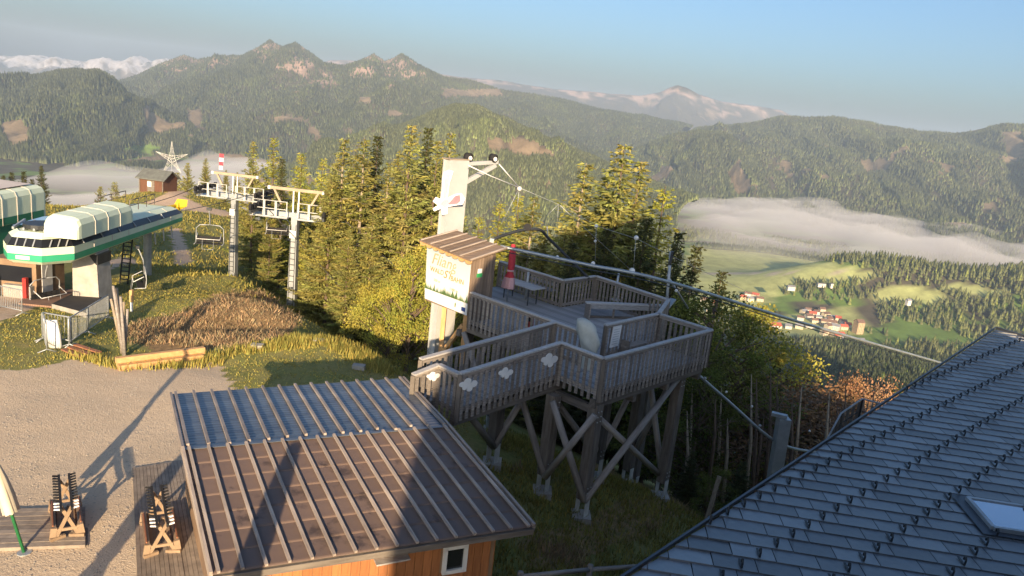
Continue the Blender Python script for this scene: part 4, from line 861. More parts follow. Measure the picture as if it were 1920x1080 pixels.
def benchy(label, P, ax, ay, ln, mat, name='bench', back=True, legm=None):
    t = thing(name, label, 'bench', P)
    for k in range(3): part('seat_board', MB().beam(P-ax*ln/2+ay*(-.16+.15*k)+Zv*.44, P+ax*ln/2+ay*(-.16+.15*k)+Zv*.44, .135, .035), mat, t)
    if back:
        for k in range(2): part('back_board', MB().beam(P-ax*ln/2-ay*(.26+.03*k)+Zv*(.62+.17*k), P+ax*ln/2-ay*(.26+.03*k)+Zv*(.62+.17*k), .03, .13), mat, t)
    for s_ in (-1, 1):
        q = P+ax*s_*ln*.42; part('leg_frame', MB().beam(q-ay*.2, q-ay*.2+Zv*.42, .05, .05).beam(q+ay*.18, q+ay*.18+Zv*.42, .05, .05).beam(q-ay*.2+Zv*.40, q+ay*.2+Zv*.40, .05, .05).beam(q-ay*.2+Zv*.4, q-ay*.3+Zv*.85, .05, .05), legm or M['darksteel'], t)
    return t
benchy('grey board bench with backrest by the left platform railing', atz(1003,556,FZ)+U*.1, V, -U, 1.7, M['deck'])
P = L(6.1,4.4,FZ)
t = thing('long_bench', 'long low plank bench with solid end across the middle of the platform', 'bench', P)
i0, i1 = ata(1092,562,5.4), None
bl0, bl1 = atz(1100,597,FZ), atz(1245,602,FZ); bdir = unit(bl1-bl0); bn = np.array([-bdir[1], bdir[0], 0])
part('top_plank', MB().beam(bl0-bdir*.1+Zv*.62, bl1+bdir*.1+Zv*.62, .24, .05), M['rail'], t); part('end_panel', MB().beam(bl0+Zv*.02, bl0+Zv*.59, .05, .5, up=bn), M['board'], t)
part('front_plank', MB().beam(bl0+Zv*.5-bn*.1, bl1+Zv*.5-bn*.1, .03, .16), M['deck'], t); part('foot_plank', MB().beam(bl0+Zv*.05+bn*.1, bl1+Zv*.05+bn*.1, .10, .08), M['timber'], t)
for s_ in (.33, .66, .97): part('leg', MB().beam(lerp(bl0, bl1, s_)+Zv*.02, lerp(bl0, bl1, s_)+Zv*.59, .07, .07), M['timber'], t)
# covered device at the entrance of the upper deck
c = L(1.5,1.62,FZ); vs = []; nr, ns_ = 20, 28
for i in range(nr):
    s_ = i/(nr-1); zz_ = 1.5*s_; wx_ = .80*float(np.interp(s_, [0,.2,.38,.5,.6,.75,.88,.96,1], [.27,.28,.30,.40,.45,.47,.44,.34,.12])); dx_ = -float(np.interp(s_, [0,.4,.6,.85,1], [0,0,.08,.22,.36]))
    for k in range(ns_):
        an = 2*math.pi*k/ns_; r_ = wx_*(1+.09*math.sin(4*an+3*s_)+.07*math.sin(11*an+4*s_)+.06*math.sin(17*s_+3*an)); vs.append(c-U*.55*r_*math.sin(an)+V*r_*1.0*math.cos(an)*1.0-V*dx_+Zv*zz_)
fs = [(i*ns_+k, i*ns_+(k+1) % ns_, (i+1)*ns_+(k+1) % ns_, (i+1)*ns_+k) for i in range(nr-1) for k in range(ns_)]+[tuple(range((nr-1)*ns_, nr*ns_))]
solo('covered_turnstile', MB().add(vs, fs), M['tarp'], 'device wrapped in a pale tarpaulin at the platform entrance', 'covered device', c, smooth=True)
t = thing('info_panel', 'white information panel hung on the inner platform railing', 'notice', L(3.2,2.0,FZ+.3)); ip = L(3.30,1.985,0)
part('panel', MB().prism([(-.26,FZ+.32),(.2,FZ+.32),(.26,FZ+1.02),(-.2,FZ+1.02)], U, Zv, -V, ip, .02), M['whitepaint'], t)
for k in range(7): part('text_line', MB().prism([(-.17+.03*k/7,FZ+.42+.08*k),(.14+.04*k/7,FZ+.42+.08*k),(.14+.04*k/7,FZ+.435+.08*k),(-.17+.03*k/7,FZ+.435+.08*k)], U, Zv, -V, ip-V*.02, .003), M['steel'], t)
P = L(3.9,1.62,FZ)
t = thing('step_bench', 'small dark wooden bench against the inner railing in the walkway', 'bench', P)
part('seat', MB().beam(P-U*.55+Zv*.42, P+U*.6+Zv*.42, .3, .05), M['board'], t); part('side_panel', MB().beam(P-U*.5+Zv*.0, P-U*.5+Zv*.62, .05, .3, up=V), M['timber'], t); part('side_panel', MB().beam(P+U*.52+Zv*.0, P+U*.52+Zv*.4, .05, .28, up=V), M['timber'], t)
rx = L(1.62,4.2,FZ)
t = thing('red_board', 'red board leaning inside the front railing of the platform', 'board', rx); part('plate', MB().prism([(-.15,.08),(.12,.05),(.16,.95),(-.1,1.0)], V, Zv, U, rx, .04), M['redmetal'], t); part('grip', MB().prism([(-.06,.78),(.07,.78),(.07,.9),(-.06,.9)], V, Zv, -U, rx, .03), M['dark'], t)

# ------------------------------------------------------------------ plaza: racks, wooden floors, parasols, timber
def quadpts(ps, z=0.0): return [np.array([*atz(x, y, z)[:2], 0]) for x, y in ps]
def woodfloor(label, corners, along, nb, mat='deck'):
    c = quadpts(corners); t = thing('wooden_floor', label, 'wooden floor', (c[0]+c[2])/2, 'plank floors on the gravel')
    for k in range(nb):
        a_, b2 = (k+.04)/nb, (k+.96)/nb
        p = [lerp(c[0], c[3], a_), lerp(c[1], c[2], a_), lerp(c[1], c[2], b2), lerp(c[0], c[3], b2)]
        zt = .105+random.uniform(-.006, .006)
        part('plank', MB().add([q+Zv*.02 for q in p]+[q+Zv*zt for q in p], [(3,2,1,0),(4,5,6,7),(0,1,5,4),(1,2,6,5),(2,3,7,6),(3,0,4,7)]), M[mat], t)
    part('joist', MB().beam(lerp(c[0],c[3],.03)+Zv*.01, lerp(c[0],c[3],.97)+Zv*.01, .10, .10), M['timber'], t); part('joist', MB().beam(lerp(c[1],c[2],.03)+Zv*.01, lerp(c[1],c[2],.97)+Zv*.01, .10, .10), M['timber'], t)
    return t
M['floorwood'] = mk('floor_plank', (.31,.255,.20), (.19,.155,.125), .8, 1.3, .16, .3, stretch=(3,3,1))
woodfloor('long plank floor with crosswise boards under the left ski rack', [(-160,1042),(160,1030),(160,958),(-130,965)], 0, 9, 'floorwood')
woodfloor('plank floor with lengthwise boards beside the hut under the right ski rack', [(262,1200),(248,884),(350,868),(420,1180)], 0, 16, 'floorwood')
def skirack(label, corners):
    c = quadpts(corners); ctr = sum(c)/4; fy_ = unit((c[3]-c[0])+(c[2]-c[1])); fx_ = np.array([fy_[1], -fy_[0], 0]); z0 = .11
    w_ = np.linalg.norm(c[1]-c[0])/2; l_ = np.linalg.norm((c[3]+c[2]-c[0]-c[1])/2)/2
    t = thing('ski_rack', label, 'ski rack', ctr+Zv*z0, 'ski racks on the plaza')
    Q = lambda x, y, z: ctr+fx_*x+fy_*y+Zv*(z0+z*.60)
    for s_ in (-1, 1):
        part('side_board', MB().beam(Q(s_*w_,-l_*.9,.20), Q(s_*w_,l_*.9,.20), .025, .34), M['rackred'], t)
        part('lower_rail', MB().beam(Q(s_*(w_-.12),-l_,.05), Q(s_*(w_-.12),l_,.05), .07, .07), M['rackwood'], t)
        part('upper_rail', MB().beam(Q(s_*(w_-.01),-l_,.41), Q(s_*(w_-.01),l_,.41), .10, .03), M['rackwood'], t)
        for y in (-l_, l_):
            part('foot_block', MB().beam(Q(s_*(w_+.02),y,.0), Q(s_*(w_-.02),y,.44), .12, .06, up=fy_), M['rackwood'], t)
            part('foot_rail', MB().beam(Q(s_*(w_+.06),y-.06,.04), Q(s_*(w_-.22),y+.04,.04), .07, .07), M['rackwood'], t)
            part('frame_leg', MB().beam(Q(s_*(w_-.05),y,.06), Q(-s_*.10,y+s_*.02,1.20), .07, .04, up=fy_), M['rackwood'], t)
        cmb = part('comb_bar', MB().beam(Q(s_*.10,-l_*1.15,1.16), Q(s_*.10,l_*1.45,1.16), .05, .07), M['dark'], t)
        for k in range(13):
            y = -l_*1.1+2.5*l_*k/12; part('peg', MB().beam(Q(s_*.11,y,1.17), Q(s_*.23,y,1.21), .035, .03), M['whitepaint'] if k in (0, 1, 2) else M['dark'], cmb)
    for y in (-l_, l_): part('tie_beam', MB().beam(Q(-w_*.72,y,.33), Q(w_*.72,y,.33), .06, .04, up=fy_), M['rackwood'], t)
    return t
skirack('wooden ski rack with comb bars on the left plank floor', [(101,1017),(152,1014),(147,962),(98,962)])
skirack('wooden ski rack with comb bars on the plank floor next to the hut', [(276,1047),(332,1046),(322,985),(268,985)])
pb_ = atz(46,1039,0); ptp = aty(20,959,13.9); pd = unit(ptp-pb_)
closedparasol('leaning_parasol', 'closed cream parasol on a leaning green pole at the left edge', pb_, pb_+pd*3.9, .95, .135, M['cream'], M['greenpole'])
part('parasol_base', MB().tube([pb_+Zv*-.02, pb_+Zv*.05], .14, 10), M['steel'], bpy.data.objects['leaning_parasol'])
closedparasol('roof_streak_caster', 'unseen closed cream parasol added to cast the dark streak on the hut roof', (-3.2, 5.2, 0), (-3.25, 5.2, 5.4), 2.4, .34, M['cream'], M['greenpole'])  # added out of view, stretched tall so its shadow crosses the hut roof
closedparasol('floor_streak_caster', 'unseen closed cream parasol added to cast the dark streak beside the hut', (-7.25, 7.4, 0), (-7.3, 7.4, 3.3), .9, .33, M['cream'], M['greenpole'])  # added out of view for its shadow across the right plank floor
s0, s1 = atz(226,690,.1), atz(395,668,.1); sd = unit(s1-s0); sn = np.array([-sd[1], sd[0], 0])
t = thing('timber_stack', 'stack of long orange squared beams at the edge of the gravel', 'timber stack', (s0+s1)/2*np.array([1,1,0]))
for i in range(3):
    for j in range(2):
        if i != 1 and j == 1: continue
        o_ = random.uniform(-.15, .25); part('squared_beam', MB().beam(s0+sn*.21*i+sd*o_+Zv*(.12+.2*j-.1), s1+sn*.21*i-sd*random.uniform(0, .3)+Zv*(.12+.2*j-.1), .19, .185), M['freshwood'], t)
for s_ in (.3, .75): part('bearer', MB().beam(lerp(s0,s1,s_)-sn*.35+Zv*-.07, lerp(s0,s1,s_)+sn*.6+Zv*-.07, .1, .1), M['timber'], t)
lb = atz(145,660,0); t = thing('loose_planks', 'few short reddish planks dropped in the grass by the barriers', 'planks', lb)
for k in range(3): part('plank', MB().beam(lb+np.array([-.5+.1*k,.2*k,.05+.03*k]), lb+np.array([.45+.2*k,-.55+.22*k,.06+.03*k]), .16, .05), mk('reddish_plank', (.36,.16,.09), (.24,.10,.05), .8, 3, .1) if k == 0 else bpy.data.materials['reddish_plank'], t)
for i, (x, y, l_) in enumerate([(482,657,'pale stone block on the lawn left of the trees'),(597,644,'flat pale stone near the lawn edge'),(672,700,'small grey drain lid on the shaded lawn behind the hut')]):
    p = atz(x, y, 0); p[2] = gz(p[0], p[1]); bm_ = MB(); bm_.box(p[0]-.22,p[0]+.22,p[1]-.16,p[1]+.16,p[2]-.05,p[2]+(.16 if i != 1 else .08)); 
    solo('stone_block' if i < 2 else 'drain_lid', bm_, M['concrete'], l_, 'stone' if i < 2 else 'drain lid', p)

# ------------------------------------------------------------------ crowd barriers and odds by the lift
def barrier(label, p0, p1, white=False):
    p0 = np.array([p0[0], p0[1], gz(*p0[:2])]); p1 = np.array([p1[0], p1[1], gz(*p1[:2])]); d = unit(p1-p0); n_ = np.cross(d, Zv)
    t = thing('crowd_barrier', label, 'barrier', (p0+p1)/2, 'steel crowd barriers by the lift')
    part('frame', MB().tube([p0+Zv*.12, p0+Zv*1.05, p0+Zv*1.10+d*.05, p1+Zv*1.10-d*.05, p1+Zv*1.05, p1+Zv*.12], .024, 6), M['steel'], t, True)
    part('bottom_rail', MB().tube([p0+Zv*.22, p1+Zv*.22], .02, 6), M['steel'], t, True)
    ln = np.linalg.norm(p1-p0); n = int(ln/.13)
    for k in range(1, n): q = lerp(p0, p1, k/n); part('bar', MB().tube([q+Zv*.22, q+Zv*1.09], .010, 5), M['steel'], t)
    for q in (p0, p1): part('foot', MB().tube([q-n_*.28+Zv*.03, q+Zv*.14, q+n_*.28+Zv*.03], .02, 6), M['steel'], t, True)
def gpt(x, y, z=0):
    for _ in range(6): p = atz(x, y, z); z = gz(p[0], p[1])
    return p
barrier('crowd barrier standing crosswise behind the white roll', gpt(80,640), gpt(134,650)); barrier('crowd barrier leading away right of the white roll', gpt(130,652), gpt(165,628))
barrier('crowd barrier closest to the black rubber mat', gpt(165,628), gpt(204,600)); barrier('crowd barrier seen end-on left of the white roll', gpt(88,662), gpt(82,640)); barrier('crowd barrier in front of the lift station at the left edge', gpt(-12,580), gpt(42,592))
wr = gpt(104,652); vs = []
for i in range(9):
    a_ = -.9+1.8*i/8
    for z_, lean in ((.02,0),(.55,.06),(1.05,.16)): vs.append(wr+np.array([.30*math.sin(a_)-lean, -.30*math.cos(a_)+.2, z_]))
mb = MB(); fs = [(3*i+j, 3*(i+1)+j, 3*(i+1)+j+1, 3*i+j+1) for i in range(8) for j in range(2)]; me_ = mb.add(vs, fs).mesh('white_roll', M['whitepaint'], True)
me_.transform(Matrix.Translation(-Vector(wr))); o = tag(place('white_roll', me_, Matrix.Translation(Vector(wr))), 'curved white plastic sheet leaning on the barriers', 'plastic sheet'); md = o.modifiers.new('thick', 'SOLIDIFY'); md.thickness = .03
p = gpt(232,668); t = thing('pole_bundle', 'bundle of tall weathered wooden poles standing in the grass', 'poles', p)
for i, (xt, yt, xb, yb, h_) in enumerate([(212,536,236,668,0),(219,540,222,648,0),(226,556,240,672,0),(232,566,228,640,0),(239,580,238,655,0),(208,560,215,610,0)]):
    q = atz(xb, yb, gz(p[0], p[1])+.0); q = q*.3+p*.7; q[2] = p[2]-.1+.05*i; s_ = aty(xt, yt, q[1]); part('pole', MB().tube([q, s_], [.06,.045], 7), M['barkpale'] if i % 2 else M['log'], t, True)
p = gpt(247,584); t = thing('marker_post', 'short orange topped marker post in the grass', 'post', p); part('post', MB().beam(p, p+Zv*.75, .08, .08), M['whitepaint'], t); part('sleeve', MB().beam(p+Zv*.45, p+Zv*1.0, .17, .12), M['freshwood'], t)

# ------------------------------------------------------------------ chairlift station
zb = 1.2; n0, n1, n2, n3 = [atz(*q, zb) for q in ((-2,476),(82,498),(140,494),(338,419))]
axd = unit((n3-n2)*np.array([1,1,0])); n3 = n2+axd*12.0; sdv = np.array([-axd[1], axd[0], 0])
n0 = n2+sdv*3.0-axd*.1; n0b = n0+axd*12.0; n1 = n2+sdv*.85-axd*1.0; n1b = n2+sdv*2.3-axd*1.0
gs = gz(-20.5, 36)
stn = thing('chairlift_station', 'mint green chairlift station with dark window band and green stripe', 'lift station', (n2[0]-1.5, n2[1]+4, gs))
out = [n2, n1, n1b, n0, n0b, n3]; cen = sum(out)/6
def ring(z, off): 
    r = []
    for i, p in enumerate(out):
        a_, b2 = out[i-1], out[(i+1) % 6]; d1 = unit((p-a_)*np.array([1,1,0])); d2 = unit((b2-p)*np.array([1,1,0])); m1 = np.array([d1[1],-d1[0],0]); m2 = np.array([d2[1],-d2[0],0])
        if (cen-p)@m1 > 0: m1 = -m1; m2 = -m2
        m_ = unit(m1+m2); k = off/max(.5, m_@m1); z2 = zb+(z-zb)*.74 if i in (4, 5) else z; r.append(np.array([p[0], p[1], z2])+m_*k)
    return r
def band(name, z0, o0, z1, o1, mat, split=True):
    r0, r1 = ring(z0, o0), ring(z1, o1)
    for i in range(6):
        j = (i+1) % 6
        part(name, MB().add([r0[i], r0[j], r1[j], r1[i]], [(0,1,2,3)]), mat, stn)
band('lower_lip', zb, -.22, zb+.16, 0, M['mint']); band('green_stripe', zb+.16, 0.0, zb+.45, .0, M['green']); band('side_panel', zb+.45, 0, zb+.78, 0, M['mint']); band('window_band', zb+.78, -.02, zb+1.12, -.22, M['glass']); band('roof_edge', zb+1.12, -.20, zb+1.34, -.50, M['mint'])
part('roof_deck', MB().add(ring(zb+1.30, -.52), [tuple(range(6))]), M['mint'], stn); part('underside', MB().add(ring(zb+.02, -.25), [tuple(range(6))[::-1]]), M['darksteel'], stn)
for k in range(1, 7):
    for z0_, z1_, o_ in ((zb+.46, zb+.77, .0), (zb+1.13, zb+1.33, -.3)): 
        q = n2+axd*12*k/7; m_ = -sdv; fz_ = 1-.26*k/7; z0_, z1_ = zb+(z0_-zb)*fz_, zb+(z1_-zb)*fz_; part('panel_joint', MB().beam(np.array([q[0],q[1],z0_])+m_*(.008 if o_ == 0 else -.20), np.array([q[0],q[1],z1_])+m_*(.008 if o_ == 0 else -.495), .03, .02), M['mintroof'], stn)
    q = n2+axd*12*(k-.5)/7; fz_ = 1-.26*(k-.5)/7; part('window_mullion', MB().beam(np.array([q[0],q[1],zb+.80*fz_])-sdv*.0, np.array([q[0],q[1],zb+1.10*fz_])+sdv*.19, .04, .04), M['steel'], stn)
for i_, f in enumerate((.25, .5, .75)):
    for (a_, b2) in ((n1, n2), (n1, n1b)): q = lerp(a_, b2, f); part('window_mullion', MB().beam(np.array([q[0],q[1],zb+.80])-axd*.01, np.array([q[0],q[1],zb+1.10])+axd*.2, .05, .04), M['steel'], stn)
part('name_plate', MB().beam(lerp(n1,n1b,.35)+Zv*.30-axd*.01, lerp(n1,n1b,.75)+Zv*.30-axd*.01, .02, .16), M['mint'], stn)
def hood(parent, P0, dl, ds, ln, wd, h, mat, name='hood', r=.32, nrib=3, stripe=None):
    prof = [(0,0),(0,h-r),(r*.3,h-r*.3),(r,h),(wd-r,h+.05),(wd-r*.3,h-r*.3),(wd,h-r),(wd,0)]
    mb = MB(); rows = [(0,.94,.10),(.06,.985,.03),(.14,1,0)]; st = []
    for y_, sc_, dz in [(0,.90,.22),(.10,.97,.06),(.28,1,0),(ln-.28,1,0),(ln-.10,.97,.06),(ln,.90,.22)]:
        for (u, v_) in prof: st.append(P0+dl*y_+ds*(wd/2+(u-wd/2)*sc_)+Zv*(v_*(1 if v_ == 0 else sc_)-(dz if v_ > h-r-.01 else 0)))
    n = len(prof); fs = [(i*n+k, i*n+k+1, (i+1)*n+k+1, (i+1)*n+k) for i in range(5) for k in range(n-1)]+[tuple(range(n)), tuple(range(5*n, 6*n))[::-1]]
    hd = part(name, MB().add(st, fs), mat, parent, False)
    for k in range(nrib):
        y_ = .28+(ln-.56)*(k+1)/(nrib+1); part('hood_rib', MB().tube([P0+dl*y_+ds*(wd/2+(u-wd/2)*1.012)+Zv*(v_*1.006) for u, v_ in prof], .014, 5), M['mintroof'], hd)
    return hd
h0_ = atz(157,446,zb+1.3); 
hd = hood(stn, np.array([h0_[0], h0_[1]-.4, zb+1.28]), axd, sdv, 5.2, 1.5, .92, M['mint'])
def railbar(t, pts, z0, h_, mat):
    for a_, b2 in zip(pts[:-1], pts[1:]):
        part('guard_rail', MB().tube([a_+Zv*(z0+h_), b2+Zv*(z0+h_)], .025, 6), mat, t, True); part('guard_rail', MB().tube([a_+Zv*(z0+h_*.5), b2+Zv*(z0+h_*.5)], .02, 6), mat, t, True)
    for p in pts: part('guard_post', MB().tube([p+Zv*z0, p+Zv*(z0+h_)], .022, 6), mat, t, True)
pz = np.array([0,0,-zb]); railbar(stn, [n2+sdv*.65+axd*y+pz for y in (1.2, 2.6, 4.0)], zb+1.3, .55, M['mint']); railbar(stn, [n2+sdv*.7+axd*y+pz for y in (6.8, 7.8, 8.8, 9.8)], zb+1.3, .6, M['timber']); railbar(stn, [n2+sdv*2.3+axd*y+pz for y in (6.8, 8.2, 9.8)], zb+1.3, .6, M['timber'])
mch = n2+sdv*1.7+axd*.5; part('bullwheel', MB().tube([mch+Zv*.85*0+Zv*.02+np.array([0,0,1.36-zb*0-0])*1, mch+Zv*.2+np.array([0,0,1.36])], .7, 16), M['darksteel'], stn)
for k in range(5): q = n2+sdv*(.7+.45*k)-axd*.2; part('service_beam', MB().beam(q+Zv*1.38, q+axd*1.4+sdv*.3+Zv*1.5, .08, .1), M['steel'], stn)
part('roof_window', MB().add([n2+sdv*2.0+axd*.6+Zv*1.42, n2+sdv*2.9+axd*.4+Zv*1.36, n2+sdv*2.9+axd*2.8+Zv*1.40, n2+sdv*2.3+axd*2.8+Zv*1.5], [(0,1,2,3)]), M['skyglass'], stn)
pc = atz(162,574,gs)+axd*.7; part('pillar', MB().add([pc+sdv*a_*.62+axd*b2*.7+Zv*-.3 for a_, b2 in ((1,-1),(-1,-1),(-1,1),(1,1))]+[np.array([pc[0],pc[1],zb+.1])+sdv*(.1+a_*.55)+axd*b2*.6 for a_, b2 in ((1,-1),(-1,-1),(-1,1),(1,1))], [(0,1,5,4),(1,2,6,5),(2,3,7,6),(3,0,4,7)]), M['concrete'], stn)
part('pillar_head', MB().box(pc[0]-.55,pc[0]+.55,pc[1]-.6,pc[1]+.6,zb-.5,zb-.02), M['darksteel'], stn)
ld = n2+axd*7.0+sdv*.9; lg = gz(ld[0], ld[1]); lt = thing('lattice_ladder', 'dark steel ladder leaning up to the lift station underside', 'ladder', np.array([ld[0], ld[1], lg]))
for s_ in (-.22, .22): part('ladder_stile', MB().tube([np.array([ld[0]+s_-.25,ld[1],lg]), np.array([ld[0]+s_,ld[1]+.1,zb])], .04, 6), M['darksteel'], lt)
for k in range(11): z_ = lg+.25+(zb-lg-.3)*k/10.5; part('rung', MB().beam(np.array([ld[0]-.25-.25*(1-(z_-lg)/(zb-lg)),ld[1]+.03,z_]), np.array([ld[0]+.22-.25*(1-(z_-lg)/(zb-lg)),ld[1]+.03,z_]), .05, .05), M['darksteel'], lt)
part('rear_column', MB().tube([n2+axd*10.5+sdv*1.4+Zv*(gs-zb-1.5), n2+axd*10.5+sdv*1.4], .22, 10), M['steel'], stn)
for k in range(3): q = n2+axd*(8.3+1.1*k)+sdv*.05; part('guide_bracket', MB().beam(q+Zv*.0, q-Zv*.65-sdv*.05, .06, .06), M['steel'], stn)
arm0 = n3+sdv*1.3+Zv*.7; part('entry_arm', MB().beam(arm0, arm0+axd*1.6-sdv*.3+Zv*.05, .1, .12), M['yellow'], stn)
part('entry_funnel', MB().add([arm0+axd*1.5-sdv*.4+Zv*.45, arm0+axd*1.5-sdv*.1+Zv*-.1, arm0+axd*1.7-sdv*.9+Zv*.0, arm0+axd*1.8-sdv*.9+Zv*.40, arm0+axd*1.8-sdv*.2+Zv*-.40], [(0,1,2),(0,2,3),(1,4,2),(2,4,3)]), M['yellow'], stn)
bo = atz(12,505,gs); bo = np.array([n2[0]-3.2, n2[1]+1.5, gs])
op = thing('control_cabin', 'small pale control cabin with dark windows under the left end of the station', 'control cabin', bo)
part('wall', MB().box(bo[0]-1.6,bo[0]+.5,bo[1],bo[1]+2.2,gs-.2,gs+2.0), M['stucco'], op); part('window', MB().box(bo[0]-1.3,bo[0]+.3,bo[1]-.02,bo[1]+.01,gs+.95,gs+1.7), M['glass'], op); part('door', MB().box(bo[0]+.495,bo[0]+.52,bo[1]+.4,bo[1]+1.2,gs-.1,gs+1.8), M['whitepaint'], op); part('counter', MB().box(bo[0]-.9,bo[0]+.4,bo[1]-.3,bo[1]-.021,gs+.2,gs+.85), M['concrete'], op); part('red_cabinet', MB().box(bo[0]+.15,bo[0]+.32,bo[1]-.5,bo[1]-.305,gs+.2,gs+1.3), M['redmetal'], op)
wh_ = np.array([bo[0]-1.4, bo[1]-2.0, gs]); t = thing('white_stand', 'white framed notice stand at the left edge under the station', 'stand', wh_); part('board', MB().box(wh_[0]-.4,wh_[0]+.4,wh_[1]-.03,wh_[1]+.03,gs+.5,gs+1.7), M['whitepaint'], t); 
for s_ in (-.35, .35): part('leg', MB().box(wh_[0]+s_-.03,wh_[0]+s_+.03,wh_[1]-.028,wh_[1]+.028,gs-.1,gs+.5), M['steel'], t)
# garage hood at the left edge
gq = np.array([-29.6, 36.6, 0]); gar = thing('chair_garage', 'mint green chair garage with rounded ribs and dark green base at the left edge', 'garage', (-28, 40, gs)); gz0 = 1.15
part('garage_base', MB().add([np.array([x_,y_,z_]) for z_ in (gs-.5, gz0-.05) for x_, y_ in ((-30.7,34.6),(-27.1,34.6),(-27.1,42.9),(-30.7,42.9))], [(0,1,5,4),(1,2,6,5),(2,3,7,6),(3,0,4,7),(4,5,6,7)]), M['dkgreen'], gar)
hood(gar, np.array([-27.0, 34.3, gz0-.1]), np.array([0,1.0,0]), np.array([-1.0,0,0]), 9.0, 3.9, 1.75, M['mint'], 'hood', .36, 6)
part('stripe', MB().box(-27.0,-26.975,34.6,42.9,gz0-.08,gz0+.30), M['dkgreen'], gar); part('roof_sheet', MB().add([np.array([-27.5,34.9,gz0+1.72]), np.array([-30.4,34.9,gz0+1.8]), np.array([-30.4,42.7,gz0+1.85]), np.array([-27.5,42.7,gz0+1.74])], [(0,1,2,3)]), M['mintroof'], gar)
# station forecourt
fl = [gpt(*q) for q in ((35,570),(118,578),(150,545),(60,540))]; mb = MB().add([p*[1,1,0]+Zv*(gz(p[0],p[1])+.06) for p in fl]+[p*[1,1,0]+Zv*(gz(p[0],p[1])-.2) for p in fl], [(0,1,2,3),(0,4,5,1),(1,5,6,2),(2,6,7,3),(3,7,4,0)])
tag(place('station_floor', mb.mesh('station_floor', mk('reddish_paving', (.36,.22,.15), (.25,.15,.10), .9, 1.2, 0, .3))), kind='structure')
ml = [gpt(*q) for q in ((97,578),(165,597),(210,573),(150,552))]; ml = [p*[1,1,0]+Zv*(gz(p[0], p[1])+.22) for p in ml]
t = thing('rubber_mat', 'dark brown loading mat platform with pale kerb below the station', 'loading platform', sum(ml)/4)
part('mat', MB().add(ml, [(0,1,2,3)]), M['mat_black'], t); part('kerb', MB().add([p-Zv*.006 for p in ml]+[p-Zv*.6 for p in ml], [(0,4,5,1),(1,5,6,2),(2,6,7,3),(3,7,4,0)]), M['concrete'], t)
# chairs
ch = thing('lift_chair', 'empty lift chair hanging nearest the station front', 'lift chair', (0,0,0), 'four-seat lift chairs')
part('seat', MB().box(-.95,.95,-.05,.40,.40,.47), M['dark'], ch); part('backrest', MB().box(-.95,.95,.40,.46,.50,.95), M['dark'], ch)
for s_ in (-1, 1): part('side_frame', MB().tube([(s_*1.0,-.25,.42),(s_*1.0,.45,.42),(s_*1.0,.5,1.0),(s_*.98,.45,1.55),(s_*.72,.42,1.8),(0,.4,1.85)], .035, 6), M['steel'], ch, True)
part('safety_bar', MB().tube([(-.85,.35,1.2),(-.85,-.3,.85),(.85,-.3,.85),(.85,.35,1.2)], .025, 6), M['whitepaint'], ch, True); part('footrest', MB().tube([(-.4,-.3,.84),(-.4,-.42,.1),(.4,-.42,.1),(.4,-.3,.84)], .015, 6), M['steel'], ch, True)
part('hanger', MB().tube([(0,.4,1.85),(0,.36,2.2),(0,.1,2.9),(0,0,3.0)], .045, 6), M['steel'], ch, True); part('grip', MB().box(-.18,.18,-.10,.12,3.0,3.2), M['darksteel'], ch)
def chairat(px, py, Y, rot, label, first=False, s=1.0):
    p = aty(px, py, Y); Mx = Matrix.Translation(Vector(p)) @ Matrix.Rotation(rot, 4, 'Z') @ Matrix.Scale(s, 4)
    return copytree(ch, Mx, label)
chairat(391,468,44.5,R(12),'empty lift chair hanging over the meadow left of the nearer tower', s=.78); chairat(519,448,53,R(10),'empty lift chair hanging between the trees and the farther tower', s=.78)
chairat(258,545,37,R(-60),'dark lift chair hanging low beside the steel ladder', s=.72)
p = aty(96,578,34.2); Mx = Matrix.Translation(Vector(p)) @ Matrix.Rotation(R(70), 4, 'Z') @ Matrix.Scale(.76, 4)
W[ch.name] = Mx; ch.matrix_world = Mx
for c_ in ch.children: W[c_.name] = Mx @ c_.matrix_local
# towers
tw = thing('lift_tower', 'pale lift tower with tan cross beam and white platforms nearer the station', 'lift tower', (0,0,0), 'chairlift towers')
part('column', MB().add([(-.22,-.24,-1),(.22,-.24,-1),(.22,.24,-1),(-.22,.24,-1),(-.15,-.2,5.0),(.15,-.2,5.0),(.15,.2,5.0),(-.15,.2,5.0)], [(0,1,5,4),(1,2,6,5),(2,3,7,6),(3,0,4,7),(4,5,6,7)]), M['steel'], tw)
for s_ in (-.13, .13): part('ladder_stile', MB().beam((s_,-.30,.3), (s_,-.26,4.6), .02, .02), M['darksteel'], tw)
lad = MB()
for k in range(14): part('rung', MB().beam((-.13,-.295+.002*k,.4+.3*k), (.13,-.295+.002*k,.4+.3*k), .03, .03), M['darksteel'], tw)
part('cross_beam', MB().beam((-1.35,0,6.35), (1.35,0,6.35), .13, .15), M['tan'], tw)
for s_ in (-1, 1): part('strut', MB().beam((s_*1.15,0,6.3), (s_*.75,0,5.55), .10, .10), M['tan'], tw); part('end_cap', MB().box(s_*1.40-.06,s_*1.40+.06,-.09,.09,6.27,6.43), M['whitepaint'], tw)
part('head_arm', MB().beam((-1.7,0,5.05), (1.7,0,5.05), .22, .24), M['steel'], tw)
for x_ in (-.14, .14): part('mast_tube', MB().tube([(x_,0,5.1), (x_,0,6.3)], .04, 6), M['whitepaint'], tw)
